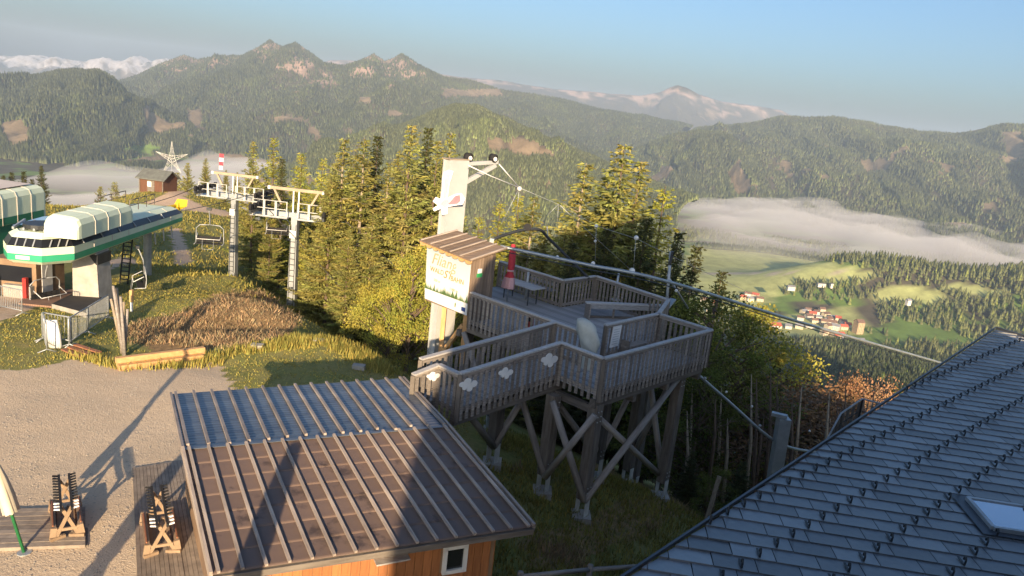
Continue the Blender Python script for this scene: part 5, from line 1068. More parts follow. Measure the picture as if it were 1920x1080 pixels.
for s_ in (-1, 1):
    for x0_ in (.55, 1.15, 1.75):
        fr = MB(); a_, b2 = s_*x0_-.27, s_*x0_+.27
        fr.tube([(a_,-.55,4.95),(a_,-.55,5.75),(b2,-.55,5.75),(b2,-.55,4.95),(a_,-.55,4.95)], .035, 5); part('guard_frame', fr, M['shoe'], tw); part('guard_rail', MB().tube([(a_,-.55,5.35),(b2,-.55,5.35)], .02, 5), M['shoe'], tw)
    part('catwalk', MB().box(s_*1.2-.95,s_*1.2+.95,-.6,.5,4.90,4.94), M['steel'], tw); sh = part('sheave_train', MB().beam((s_*1.85,-1.4,5.2), (s_*1.85,1.4,5.1), .10, .16), M['darksteel'], tw)
    for k in range(6): part('sheave', MB().tube([(s_*1.85-.06,-1.25+.5*k,5.42), (s_*1.85+.06,-1.25+.5*k,5.42)], .17, 10), M['dark'], sh)
part('number_plate', MB().box(-.16,.16,-.34,-.32,3.9,4.3), M['whitepaint'], tw)
p1_ = gpt(437,518); p2_ = aty(547,580,50); p2_[2] = min(p2_[2], gz(p2_[0], p2_[1]))
def settower(o, base, top_y, label, rot):
    tp = aty(*top_y, base[1]); sc_ = (tp[2]-base[2])/6.42; Mx = Matrix.Translation(Vector(base)) @ Matrix.Rotation(rot, 4, 'Z') @ Matrix.Scale(sc_, 4)
    return Mx
M1 = settower(tw, p1_, (445,326), '', R(-4)); M2 = settower(tw, p2_, (560,354), '', R(-2))
copytree(tw, M2, 'pale lift tower with tan cross beam standing lower among the trees'); W[tw.name] = M1; tw.matrix_world = M1
for c_ in tw.children:
    W[c_.name] = M1 @ c_.matrix_local
rope = thing('haul_rope', 'thin steel haul rope of the chairlift running past the towers', 'rope', aty(345,395,46))
for s_ in (-1, 1):
    a_ = np.array(M1 @ Vector((s_*1.85,0,5.6))); b2 = np.array(M2 @ Vector((s_*1.85,0,5.6))); e_ = n3+sdv*(1.5-s_*1.2)+Zv*.6
    part('rope_strand', MB().tube([e_, (e_+a_)/2-Zv*.1, a_, b2, b2+(b2-a_)*2.5-Zv*7], .022, 5), M['darksteel'], rope, True)
# ------------------------------------------------------------------ huts, star and flag on the plateau
def smallhut(name, label, c, w_, d_, h_, rot, roofm, wallm):
    t = thing(name, label, 'hut', c); cr, sr = math.cos(rot), math.sin(rot); ax = np.array([cr,sr,0]); ay = np.array([-sr,cr,0]); c = np.array(c, float)
    part('wall', MB().prism([(-d_/2,-.8),(d_/2,-.8),(d_/2,h_),(0,h_+d_*.28),(-d_/2,h_)], ay, Zv, ax, c-ax*w_/2, w_), wallm, t)
    for s_ in (-1, 1):
        e0_, e1_ = c+ay*s_*(d_/2+.4)+Zv*(h_-.22), c+Zv*(h_+d_*.28+.03); q = [e0_-ax*(w_/2+.35), e0_+ax*(w_/2+.35), e1_+ax*(w_/2+.35), e1_-ax*(w_/2+.35)]
        part('roof', MB().add(q+[p+Zv*.10 for p in q], [(3,2,1,0),(4,5,6,7),(0,1,5,4),(1,2,6,5),(2,3,7,6),(3,0,4,7)]), roofm, t)
    f0 = c-ay*(d_/2+.02)
    dr = part('door', MB().beam(f0-ax*.05+Zv*.0, f0-ax*.05+Zv*(h_*.8), 1.0, .06, up=-ay), M['timber'], t); part('notice', MB().beam(f0-ay*.04-ax*.25+Zv*(h_*.35), f0-ay*.04-ax*.25+Zv*(h_*.72), .55, .03, up=-ay), M['whitepaint'], t)
    for s_ in (-1, 1): part('corner_post', MB().beam(f0+ax*s_*w_*.48-ay*.02+Zv*-.4, f0+ax*s_*w_*.48-ay*.02+Zv*(h_-.05), .16, .12), M['timber'], t)
    return t
c = aty(297,357,100); smallhut('plateau_hut', 'brown wooden hut with grey green roof on the far plateau beside the path', c, 3.4, 3.0, 1.75, R(-8), M['hutroof'], M['brown'])
c = gpt(354,337); c = c*[1,1,0]+Zv*gz(c[0], c[1]); smallhut('plateau_kiosk', 'tiny red brown kiosk behind the lattice star', c, 1.4, 1.6, 1.8, R(20), M['roofdark'], M['brown'])
c = gpt(322,345); sc_ = np.linalg.norm(c-CAMP)/FPX; t = thing('lattice_star', 'large pale lattice star sculpture standing behind the plateau hut', 'sculpture', c)
ctr = c+Zv*(42*sc_); part('stand', MB().beam(c-Zv*.5, ctr, .18, .18), M['steel'], t)
for k, (dx_, dy_) in enumerate([(0,30),(-27,10),(27,11),(16,-22),(-15,-24)]):
    tip = ctr+np.array([dx_*sc_, 0, dy_*sc_]); d_ = unit(tip-ctr); s_ = np.array([-d_[2],0,d_[0]])*5*sc_
    mb = MB(); 
    for b2 in (s_, -s_, np.array([0,4*sc_,0]), np.array([0,-4*sc_,0])): mb.tube([ctr+b2, tip], .065, 4)
    for q in (.2, .4, .6): mb.tube([lerp(ctr+s_, tip, q), lerp(ctr-s_, tip, q)], .06, 4); 
    part('star_point', mb, M['shoe'], t)
c = gpt(406,345); t = thing('windsock_pole', 'tall pole with a red and white banner on the far plateau', 'flag', c); tp = aty(411,288,c[1]); part('pole', MB().tube([c-Zv*.5, tp], .05, 6), M['steel'], t)
hh = (tp[2]-c[2]); bw = 8*np.linalg.norm(c-CAMP)/FPX
for k in range(4): z1_ = tp[2]-hh*.13*k; part('banner_stripe', MB().box(tp[0]+.06,tp[0]+.06+bw*(1-.06*k),tp[1]-.03,tp[1]+.03,z1_-hh*.125,z1_), M['red'] if k % 2 == 0 else M['whitepaint'], t)
# ------------------------------------------------------------------ fences and the steel stair lower right
def logfence(name, label, pts, hs, cat='fence', r_=.055):
    P = [np.array([p[0], p[1], gz(p[0], p[1])]) for p in pts]; t = thing(name, label, cat, P[0])
    for p in P: part('post', MB().tube([p-Zv*.3, p+Zv*(max(hs)+.12)], .07, 7), M['log'], t, True)
    for a_, b2 in zip(P[:-1], P[1:]):
        for h_ in hs: beamo('rail', a_+Zv*h_, b2+Zv*h_, r_*2, r_*2, M['log'], t, log=True)
    return t
fa = [atz(x, y, -.35) for x, y in ((1010,1092),(1228,1008))]; fb = [atz(1228,1008,-.35), atz(1300,1022,-.6), atz(1390,1040,-.8)]
logfence('log_fence', 'grey two rail log fence below the platform meeting the metal roof edge', [lerp(fa[0], fa[1], s_) for s_ in (-.15, .42, .98)]+[fb[1], fb[2]], (.35, .72))
t0_ = gpt(1322,985); ft = thing('leaning_post', 'long pale plank leaning beside the broken fence by the roof edge', 'plank', t0_); part('plank', MB().beam(t0_, aty(1349,893,t0_[1]+.3), .14, .06), M['barkpale'], ft)
b0_ = [gpt(x, y) for x, y in ((1318,925),(1365,935),(1440,965))]; logfence('broken_fence', 'crooked old branch fence behind the leaning plank', b0_, (.25, .62), r_=.04)
s0_, s1_, s2_, s3_ = aty(1527,868,24.5), aty(1577,775,25.6), aty(1617,748,26.2), aty(1672,762,25.6)
st = thing('steel_stair', 'dark stair railing with wooden slats rising behind the metal roof', 'stair', s1_-Zv*2)
part('handrail', MB().tube([s0_, s1_, s2_, s3_], .035, 6), M['steel'], st, True)
for o_ in (.45, .8): part('mid_rail', MB().tube([q-Zv*o_ for q in (s0_, s1_, s2_, s3_)], .022, 6), M['darksteel'], st, True)
for a_, b2, n in ((s0_, s1_, 9), (s1_, s2_, 4), (s2_, s3_, 7)):
    for k in range(n): q = lerp(a_, b2, (k+.5)/n); beamo('slat', q-Zv*1.05, q-Zv*.05, .10, .02, M['board'] if n == 7 else M['timber'], st, up=unit(b2-a_))
part('stringer', MB().beam(s0_-Zv*1.1+[.1,0,0], s1_-Zv*1.1+[.1,0,0], .08, .2), M['darksteel'], st); part('landing', MB().add([q-Zv*1.1 for q in (s1_, s2_, s3_, s3_+[0,-1.2,0], s1_+[.6,-1,0])], [(0,1,2,3,4)]), M['deck'], st)
for q in (s1_, s2_, s3_): part('stair_post', MB().beam(np.array([q[0],q[1],gz(q[0],q[1])-.3]), q, .07, .07), M['darksteel'], st)

# ------------------------------------------------------------------ trees near the viewpoint
def leafquads(C, D, ln, wd, N):                     # small diamond leaves/sprays: centre, direction, length, width, spread normal
    D = D/np.linalg.norm(D, axis=1, keepdims=True); S_ = np.cross(D, N); S_ /= np.maximum(np.linalg.norm(S_, axis=1, keepdims=True), 1e-6)
    ln = np.asarray(ln)[:, None]; wd = np.asarray(wd)[:, None]
    v = np.stack([C, C+D*ln*.45+S_*wd*.5, C+D*ln, C+D*ln*.45-S_*wd*.5], 1).reshape(-1, 3)
    n = len(C); f = (np.arange(n)[:, None]*4+np.array([0,1,2,3])[None]); return v, f
def make_spruce(seed, H=15., Rm=2.3, sparse=0., low=.06, thin=1.0, droop=.35, mat='spruce', whorl=.36, nb=7, bark='bark', name='spruce_tree'):
    r = np.random.default_rng(seed); C = []; D = []; LN = []; WD = []; T = []; tw = MB()
    z = low*H
    while z < H*.985:
        t = z/H; Rl = Rm*(1-t)**.92*(1 if t > .18 else .75+t*1.4)*r.uniform(.70, 1.15)
        k_ = max(3, int(nb*(1-.35*t)))
        for b in range(k_):
            if r.random() < sparse*(.4+.6*abs(math.sin(z*1.7+seed))): continue
            an = 6.283*(b/k_)+r.uniform(-.5, .5)+z*1.3; Lb = Rl*r.uniform(.5, 1.25)+.10; el = .12-droop*(1-t)+r.uniform(-.12, .12)+.35*t
            n = max(3, int(Lb/.112)); s_ = np.linspace(.10, 1, n); tint = r.uniform(.72, 1.28)*np.array([r.uniform(.92,1.15), r.uniform(.95,1.08), r.uniform(.8,1.1)])
            h_ = np.array([math.cos(an), math.sin(an), 0]); p = np.stack([h_[0]*s_*Lb, h_[1]*s_*Lb, z+Lb*(math.tan(el)*s_+.22*(s_**2)-.02)], 1)
            if Lb > .8 and b % 2 == 0: tw.tube([(0,0,z), tuple(p[n//2]), tuple(p[-1])], [.03,.018,.006], 4, False)
            side = np.array([-h_[1], h_[0], 0])
            for sg in (-1, 1, 0, 2):
                m = n; q = p+r.normal(0, .05, (m, 3)); 
                if sg == 2: d = np.stack([h_[0]*.25+r.normal(0,.2,m), h_[1]*.25+r.normal(0,.2,m), np.full(m, -1.0)], 1)
                else: d = h_[None]*(.75 if sg else 1.1)+side[None]*sg*r.uniform(.5, 1.0, (m, 1))+np.stack([r.normal(0,.15,m), r.normal(0,.15,m), r.uniform(-.35,.12,m)], 1)
                w_ = (.42*(1-.45*s_)+.10)*(1 if sg else .8)*min(1, .45+Lb/2)*(1 if sg < 2 else .62)
                C.append(q); D.append(d); LN.append(w_*r.uniform(.8,1.45,m)); WD.append(np.full(m, .075*thin+.035)*r.uniform(.7,1.3,m)); T.append(np.repeat(tint[None]*1.0, m, 0)*r.uniform(.85,1.15,(m,1)))
        z += whorl*(1-.45*t)*r.uniform(.75, 1.2)
    C, D, LN, WD, T = map(np.concatenate, (C, D, LN, WD, T))
    N = np.stack([r.normal(0,.8,len(C)), r.normal(0,.8,len(C)), np.full(len(C), .75)], 1); N /= np.linalg.norm(N, axis=1, keepdims=True)
    v, f = leafquads(C, D, LN, WD, N); cm = npmesh('crown', v, f, M[mat], np.repeat(T, 4, 0), False, 4)
    tm_ = MB().tube([(0,0,-1.2),(0,0,0),(.03,.02,H*.35),(-.03,.02,H*.7),(0,0,H*.99)], [.24,.19,.13,.07,.012], 7).mesh('trunk', M[bark], True)
    wm = tw.mesh('branches', M[bark], False, False)
    return cm, tm_, wm, H
def make_broad(seed, H=8., Rm=2.8, mat='leaf', ncl=70, per=75, leaf=.17, egg=1.0, bare=False):
    r = np.random.default_rng(seed); tw = MB(); tw.tube([(0,0,-1),(0,0,0),(.1,.05,H*.3),(.0,.1,H*.6)], [.20,.17,.12,.05], 7); C = []; D = []; T = []; nb_ = MB()
    for k in range(ncl):
        u = r.random(); zz_ = H*(.16+.84*u**.85); R_ = Rm*math.sin(math.pi*min(1, max(.05, (zz_/H*.92+.05)**egg)))**.7*r.uniform(.45, 1.05); an = r.uniform(0, 6.283); c_ = np.array([R_*math.cos(an), R_*math.sin(an), zz_])
        root = np.array([0, 0, max(H*.15, zz_-R_*.8)]); 
        if k % 2 == 0: nb_.tube([root, root*.45+c_*.55+[0,0,.1], c_], [.05,.03,.01], 4, False)
        m = int(per*r.uniform(.5, 1.4)); rad = r.uniform(.35, .75)*Rm/2.8; tint = r.uniform(.7, 1.35)*np.array([r.uniform(.9,1.2), 1, r.uniform(.8,1.1)])
        g = r.normal(0, 1, (m, 3)); g /= np.linalg.norm(g, axis=1, keepdims=True); C.append(c_+g*rad*r.random((m,1))**.45*np.array([1,1,.75])); D.append(g*.6+r.normal(0,.6,(m,3))+[0,0,-.2]); T.append(np.repeat(tint[None], m, 0)*r.uniform(.8,1.2,(m,1)))
    C, D, T = map(np.concatenate, (C, D, T)); n = len(C); N = r.normal(0, 1, (n, 3)); N /= np.linalg.norm(N, axis=1, keepdims=True)
    v, f = leafquads(C, D, r.uniform(.7,1.4,n)*leaf, r.uniform(.6,1.2,n)*leaf*.6, N)
    return npmesh('crown', v, f, M[mat], np.repeat(T, 4, 0), False, 4), tw.mesh('trunk', M['bark'], True), nb_.mesh('branches', M['bark'], False, False), H
PROTO = dict(
 s0=make_spruce(11, 15, 3.4, .1, whorl=.42), s1=make_spruce(12, 15, 3.0, .15, whorl=.46), s2=make_spruce(13, 15, 2.5, .2, .10, whorl=.5, bark='barkpale'), s3=make_spruce(14, 15, 2.7, .22, .12, whorl=.5, bark='barkpale'),
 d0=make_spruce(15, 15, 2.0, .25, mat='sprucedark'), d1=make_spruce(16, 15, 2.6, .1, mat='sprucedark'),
 l0=make_spruce(17, 14, 3.0, .2, .05, .8, .2, 'larch', .44, 7), l1=make_spruce(18, 14, 2.7, .25, .05, .8, .1, 'larch', .46, 6),
 b0=make_broad(21, 8, 3.0, per=130, leaf=.12), b1=make_broad(22, 9, 2.6, egg=.8, per=130, leaf=.12), b2=make_broad(23, 6, 3.2, mat='larch', per=130, leaf=.13), t0=make_broad(24, 4, 2.4, mat='twig', ncl=110, per=110, leaf=.085), t1=make_broad(25, 3.2, 2.2, mat='twiglit', ncl=130, per=150, leaf=.055))
SPRG, LARG, BRG = 'conifers around the viewpoint', 'conifers around the viewpoint', 'broadleaf trees on the slope'
def tree(kind, px, py, Y, label, name='spruce_tree', cat='tree', group=None, wide=1.0, gz0=None):
    cm, tm_, wm, H = PROTO[kind]; tp = aty(px, py, Y); z = gz(tp[0], tp[1]) if gz0 is None else gz0; s = max(.08, (tp[2]-z)/H)
    Mx = Matrix.Translation((tp[0], tp[1], z)) @ Matrix.Rotation(random.uniform(0, 6.28), 4, 'Z') @ Matrix.Diagonal((s*wide, s*wide, s, 1))
    t = place(name, None, Mx); tag(t, label, cat, group or ('conifers around the viewpoint' if 'broad' not in name and 'bush' not in name else BRG))
    for nm, me_ in (('trunk', tm_), ('crown', cm), ('branches', wm)):
        o = place(nm, me_, Mx, t)
        if nm == 'branches': o['kind'] = 'stuff'
    return t
T = tree
T('s1',476,264,66,'tall golden spruce rising behind the nearer lift tower'); T('l1',514,252,68,'pale green larch between the two lift towers','larch_tree'); T('d0',530,296,64,'narrow dark spruce behind the farther lift tower'); T('l0',566,286,63,'broad yellow-green tree right behind the farther lift tower','larch_tree',wide=1.1); T('l0',606,296,62,'bushy yellow-green tree between the farther lift tower and the tall spruces','larch_tree')
T('s0',508,372,57,'dense olive spruce with low crown between the lift towers',wide=1.0); T('s0',592,355,56,'olive spruce whose crown meets the right side of the farther tower')
T('s2',646,256,50,'thin topped spruce, leftmost of the tall row before the mast',wide=1.35); T('s0',622,330,49,'full spruce with sweeping low branches at the left end of the tall row',wide=1.15)
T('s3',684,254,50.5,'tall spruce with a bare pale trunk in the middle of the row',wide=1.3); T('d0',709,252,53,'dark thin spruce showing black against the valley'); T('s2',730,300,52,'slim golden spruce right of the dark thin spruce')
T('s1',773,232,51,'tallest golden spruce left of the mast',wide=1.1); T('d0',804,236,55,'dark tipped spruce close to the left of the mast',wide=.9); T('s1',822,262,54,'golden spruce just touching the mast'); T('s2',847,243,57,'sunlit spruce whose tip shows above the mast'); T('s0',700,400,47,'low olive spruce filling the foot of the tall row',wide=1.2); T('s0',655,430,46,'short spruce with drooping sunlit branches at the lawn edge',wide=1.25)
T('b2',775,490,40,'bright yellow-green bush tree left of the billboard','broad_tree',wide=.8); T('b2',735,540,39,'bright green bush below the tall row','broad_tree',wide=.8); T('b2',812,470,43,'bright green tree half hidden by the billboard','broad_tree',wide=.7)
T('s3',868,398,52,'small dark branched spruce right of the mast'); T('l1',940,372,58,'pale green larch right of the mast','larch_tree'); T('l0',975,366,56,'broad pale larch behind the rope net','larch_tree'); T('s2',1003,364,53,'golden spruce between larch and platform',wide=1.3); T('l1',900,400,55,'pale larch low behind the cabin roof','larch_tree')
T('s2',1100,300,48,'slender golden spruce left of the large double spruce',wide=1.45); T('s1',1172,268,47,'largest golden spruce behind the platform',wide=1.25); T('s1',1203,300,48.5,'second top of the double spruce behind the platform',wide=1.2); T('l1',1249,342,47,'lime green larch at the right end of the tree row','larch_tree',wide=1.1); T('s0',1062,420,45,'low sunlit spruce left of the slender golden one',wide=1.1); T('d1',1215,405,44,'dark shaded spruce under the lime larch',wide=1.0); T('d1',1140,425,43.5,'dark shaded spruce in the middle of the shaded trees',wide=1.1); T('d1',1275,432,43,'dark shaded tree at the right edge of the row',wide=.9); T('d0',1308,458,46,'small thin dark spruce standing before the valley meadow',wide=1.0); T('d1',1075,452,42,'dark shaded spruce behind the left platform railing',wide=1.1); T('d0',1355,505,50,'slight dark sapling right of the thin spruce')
T('b0',1345,560,36,'green broadleaf tree reaching past the platform corner','broad_tree',wide=1.15,gz0=-9); T('b2',1408,588,41,'sunlit yellow-green treetop between platform and village','broad_tree',wide=.9,gz0=-9); T('b1',1392,650,35,'shaded green broadleaf tree below the sunlit top','broad_tree',wide=1.1,gz0=-10); T('b1',1330,690,33,'dark leafy tree behind the platform leg','broad_tree',wide=1.0,gz0=-9); T('d1',1462,668,44,'dark spruce in the shaded slope right of the broadleaf trees',gz0=-14)
T('t0',1530,745,38,'brown leafless bush filling the shaded hollow','twig_bush','bush',wide=1.8,gz0=-11); T('t0',1440,762,36,'brown twiggy bush behind the lower rail','twig_bush','bush',wide=1.5,gz0=-10); T('t1',1640,722,42,'rust coloured bush glowing in the sun above the stair','twig_bush','bush',wide=.62,gz0=-12.6); T('t1',1608,734,43,'smaller rust bush left of the glowing one','twig_bush','bush',wide=.45,gz0=-12.4); T('t0',1590,800,34,'brown twiggy bush left of the steel stair','twig_bush','bush',wide=1.5,gz0=-9); T('b1',1705,735,44,'small green tree at the roof edge right of the rust bush','broad_tree',wide=1.0,gz0=-13.5)
T('d1',1300,845,27,'small dark fir beside the far platform foot','small_fir',wide=1.5); T('d1',1395,865,27.5,'low green fir beside the grey column','small_fir',wide=1.6); T('b0',1350,880,26,'low green shrub behind the broken fence','shrub','shrub',wide=1.0)
T('s1',628,305,58,'golden spruce filling the gap left of the bare trunked one'); T('s3',664,285,57,'thin spruce between the two thin topped ones'); T('s1',697,300,58,'olive spruce behind the dark thin spruce'); T('s0',748,285,59,'full golden spruce between the dark one and the tallest one',wide=.9); T('s1',790,300,58,'golden spruce behind the tallest one',wide=1.1); T('s0',838,310,60,'wide spruce hidden behind the mast',wide=.9); T('s0',600,420,50,'low olive spruce right of the farther tower foot',wide=1.2); T('s1',1140,330,50,'golden spruce left of the double spruce',wide=1.2); T('s0',1025,420,50,'low golden spruce above the left platform railing',wide=1.1)
for x_, y_, Y_, l_ in [(6,328,120,'leftmost small dark spruce on the plateau edge'),(22,322,122,'dark spruce second from the left edge'),(44,320,124,'third dark spruce above the garage roof'),(77,310,112,'largest spruce above the garage on the left'),(60,335,121,'short dark spruce left of the largest one above the garage'),(188,348,150,'tiny sapling on the plateau rim left of the path'),(215,340,150,'small spruce on the plateau rim before the fog'),(352,304,128,'spruce directly behind the tiny kiosk'),(386,296,118,'spruce left of the banner pole'),(332,322,135,'small spruce between star and kiosk'),(424,318,100,'spruce right of the banner pole'),(445,322,92,'dark spruce behind the left arm of the nearer tower')]:
    T('d1' if x_ < 100 else 's0', x_, y_, Y_, l_, wide=1.0)
def baretree(px, py0, py1, Y):
    b_ = aty(px, py1, Y); tp = aty(px+random.uniform(-4, 10), py0, Y); t = thing('bare_tree', 'thin leafless tree trunk in the shaded wood behind the grey column', 'tree', b_, 'bare trunks in the shaded wood'); ln = tp[2]-b_[2]
    part('trunk', MB().tube([b_-Zv*2, lerp(b_, tp, .5)+[random.uniform(-.1,.1),0,0], tp], [.10,.07,.015], 6), M['bark'] if random.random() < .6 else M['barkpale'], t, True); br = MB()
    for k in range(12): q = lerp(b_, tp, random.uniform(.25, .95)); an = random.uniform(0, 6.28); l_ = random.uniform(.4, 1.2); br.tube([q, q+np.array([math.cos(an)*l_, math.sin(an)*l_, l_*random.uniform(.3, .9)])], [.02,.005], 4, False)
    o = part('branches', br, M['bark'], t); o['kind'] = 'stuff'
for k in range(34): baretree(random.uniform(1250, 1640), random.uniform(690, 790), random.uniform(880, 940), random.uniform(29, 38))

# ------------------------------------------------------------------ village in the valley
wallc = [mk('house_wall_white', (.72,.68,.60), None, .8, .3, .1), mk('house_wall_cream', (.66,.56,.40), None, .8, .3, .1), mk('house_wall_ochre', (.56,.40,.24), None, .8, .3, .1)]
roofc = [mk('roof_brown', (.20,.12,.085), None, .8, .3, .15), mk('roof_red', (.50,.12,.07), None, .8, .3, .1), mk('roof_grey', (.26,.26,.27), None, .7, .3, .15)]; paneM = M['pane']
def house(px, py, w_, d_, h_, rot, wm, rm, label, group=None, flat=False, name='house', dz=0):
    py += 7; w_, d_, h_ = w_*1.25, d_*1.25, h_*1.2
    c = atz(px, py, -396); 
    for _ in range(5): c = atz(px, py, vz(c[0], c[1])+dz)
    t = thing(name, label, 'house' if name == 'house' else name.replace('_', ' '), c, group); cr, sr = math.cos(rot), math.sin(rot); ax = np.array([cr,sr,0]); ay = np.array([-sr,cr,0]); rise = .1 if flat else d_*.33
    part('wall', MB().prism([(-d_/2,-6),(d_/2,-6),(d_/2,h_),(0,h_+rise),(-d_/2,h_)], ay, Zv, ax, c-ax*w_/2, w_), wm, t); mb = MB()
    for s_ in (-1, 1):
        e0_, e1_ = c+ay*s_*(d_/2+.8)+Zv*(h_-.3), c+Zv*(h_+rise+.1); q = [e0_-ax*(w_/2+.8), e0_+ax*(w_/2+.8), e1_+ax*(w_/2+.8), e1_-ax*(w_/2+.8)]
        part('roof', MB().add(q+[p+Zv*.4 for p in q], [(3,2,1,0),(4,5,6,7),(0,1,5,4),(1,2,6,5),(2,3,7,6),(3,0,4,7)]), rm, t)
    nf = max(1, int(h_/2.8)); nw = max(2, int(w_/3.4))
    for i in range(nf):
        for k in range(nw):
            q = c-ay*(d_/2+.03)+ax*w_*((k+.5)/nw-.5)+Zv*(1.1+2.8*i); part('window', MB().beam(q-ax*.55, q+ax*.55, .06, 1.3), paneM, t)
    return t
Hs = [(1452,608,20,13,6,0,1,'long red roofed house at the left end of the village',0),(1477,610,11,10,7,0,2,'pale square house right of the red roofed one',1),(1497,610,13,10,7,1,2,'cream house third from the left in the front village row',0),(1517,609,18,10,5,0,2,'low pale house with wide grey roof in the front row',0),
 (1547,622,16,12,8,1,0,'cream house in front of the orange roofed building',0),(1570,627,22,14,7,1,1,'wide building with orange red roof in front of the village',0),(1582,630,7,6,5,0,2,'tiny white house right of the orange roofed building',0),(1607,618,13,14,22,2,0,'tall ochre apartment block at the right of the village',0),(1612,636,13,9,6,0,2,'white house below the apartment block',0),(1625,643,12,8,5,0,0,'white house lowest on the right by the trees',0)]
for px, py, w_, d_, h_, wi, ri, l_, _ in Hs: house(px, py, w_, d_, h_, random.uniform(-.4, .4), wallc[wi], roofc[ri], l_, 'houses of the valley village')
for i, (px, py) in enumerate([(1500,594),(1506,582),(1514,578),(1522,588),(1530,583),(1540,580),(1534,592),(1548,586),(1537,600),(1545,603),(1553,598),(1562,592),(1560,602),(1570,597),(1580,601),(1552,611),(1565,612),(1580,611),(1588,607),(1527,599),(1516,590)]):
    house(px, py, random.uniform(10,15), random.uniform(8,11), random.choice([6,7,9]), random.uniform(-.7,.7), wallc[i % 2], roofc[[0,2,0,1,0][i % 5]] if i != 17 else roofc[1], 'small pale pitched roof house packed in the upper part of the valley village', 'houses of the valley village')
for i, (px, py) in enumerate([(1401,549),(1416,551),(1405,558),(1424,558),(1340,566),(1330,580),(1318,560),(1392,555)]): house(px, py, 13, 10, 7, random.uniform(-.6,.6), wallc[i % 2], roofc[i % 3], 'pale house scattered left of the village near the meadow', 'houses left of the village')
house(1483,533,14,7,3,.1,wallc[0],roofc[2],'low pale hall at the wood edge above the village',None,False,'hall'); house(1540,527,16,7,3,.1,wallc[0],roofc[2],'long white hangar beside the airfield',None,True,'hangar'); house(1560,529,8,7,5,.1,wallc[0],roofc[2],'white airfield building with a taller block',None,True,'airfield_building'); house(1703,560,7,6,4,.3,wallc[0],roofc[2],'lone white house on the meadow right of the viaduct',None,False,'house')
va, vb = atz(1597,552,-392), atz(1630,561,-392); t = thing('viaduct', 'pale arched viaduct crossing the valley behind the village', 'viaduct', (va+vb)/2-Zv*8); ax = unit(vb-va); ln = np.linalg.norm(vb-va); 
pv = [(-12,0),(ln+12,0),(ln+12,-3)]+[(ln*k/24, -3-9*(abs(math.sin(math.pi*k/24*1))**.6*-1+1)) for k in range(24, -1, -1)]+[(-12,-3)]
part('deck', MB().prism(pv, ax, Zv, np.cross(ax, Zv), va+Zv*6, 7), wallc[1], t)

# ------------------------------------------------------------------ grass
def tufts(name, n, region, h, mat, nbl=5, spread=.12, lean=.35, seed=1, tintr=(.7,1.35), wd=.018):
    r = np.random.default_rng(seed)
    cand = np.stack([r.uniform(region[0], region[1], n*4), r.uniform(region[2], region[3], n*4)], 1); z = np.concatenate([ground(cand[i:i+8000,0], cand[i:i+8000,1]) for i in range(0, len(cand), 8000)])
    px, py = proj(np.c_[cand, z]); return cand, z, px, py, r
def blades(name, cand, z, r, h, mat, nbl, spread, lean, wd, tintr):
    n = len(cand); N_ = n*nbl; base = np.repeat(np.c_[cand, z-.02], nbl, 0)+np.c_[r.normal(0, spread, (N_, 2)), np.zeros(N_)]; hh = np.repeat(h*r.uniform(.5, 1.25, n), nbl)*r.uniform(.6, 1.2, N_); an = r.uniform(0, 6.283, N_); ld_ = np.stack([np.cos(an), np.sin(an)], 1)*(lean*r.uniform(.1, 1, N_)*hh)[:, None]; sa = r.uniform(0, 6.283, N_); w_ = wd*r.uniform(.7, 1.5, N_)
    s_ = np.stack([np.cos(sa)*w_, np.sin(sa)*w_, 0*w_], 1); top = base+np.c_[ld_, hh]; v = np.stack([base-s_, base+s_, top], 1).reshape(-1, 3); f = np.arange(N_*3).reshape(-1, 3); tv = np.repeat(r.uniform(*tintr, n), nbl)*r.uniform(.85, 1.15, N_); tint = np.repeat(np.stack([tv*r.uniform(.9,1.25,N_), tv, tv*.9], 1), 3, 0)
    return tag(place(name, npmesh(name, v, f, M[mat], tint)), kind='stuff')
dryp = [(225,612),(330,588),(430,545),(490,543),(560,600),(545,628),(420,655),(300,668),(240,650)]
c_, z_, px, py, r_ = tufts('dry_grass', 5200, (-20,-5,27,48), .4, 'dryblade', seed=3); ok = inpoly(px, py, dryp); blades('dry_grass', c_[ok][:3600], z_[ok][:3600], r_, .19, 'dryblade', 4, .18, 1.3, .022, (.4,1.4))
c_, z_, px, py, r_ = tufts('lawn', 12000, (-22,-1,20,60), .1, 'grassblade', seed=4); gm = inpoly(px, py, gravel_poly); pm = np.zeros(len(px), bool)
for p in path_polys: pm |= inpoly(px, py, p)
ok = ~gm & ~pm & ~inpoly(px, py, dryp) & (px > -20) & ~inpoly(c_[:, 0], c_[:, 1], [(q[0], q[1]) for q in (bw0, bw1, fw1, fw0)]) & ~inpoly(px, py, [(30,575),(120,580),(165,600),(215,575),(150,545),(60,535)])
blades('meadow_grass', c_[ok][:22000], z_[ok][:22000], r_, .075, 'grassblade', 4, .10, .6, .022, (.6,1.4))
c_, z_, px, py, r_ = tufts('plateau', 5000, (-85,-12,44,118), .1, 'grassblade', seed=14); pm = np.zeros(len(px), bool)
for p in path_polys: pm |= inpoly(px, py, p)
ok = ~pm & (px > -20) & (px < 640); blades('plateau_grass', c_[ok][:15000], z_[ok][:15000], r_, .26, 'grassblade', 4, .22, .8, .045, (.7,1.4))
c_, z_, px, py, r_ = tufts('edge_grass', 3000, (-20,-2,22,31), .1, 'grassblade', seed=6); edgepoly = [(150,660),(215,680),(255,680),(420,660),(440,655),(560,630),(640,632),(700,668),(752,705),(700,700),(610,650),(440,668),(400,690),(230,695),(130,672)]
ok = inpoly(px, py, edgepoly); blades('tall_edge_grass', c_[ok][:2500], z_[ok][:2500], r_, .26, 'grassblade', 5, .10, .4, .020, (.8,1.5))
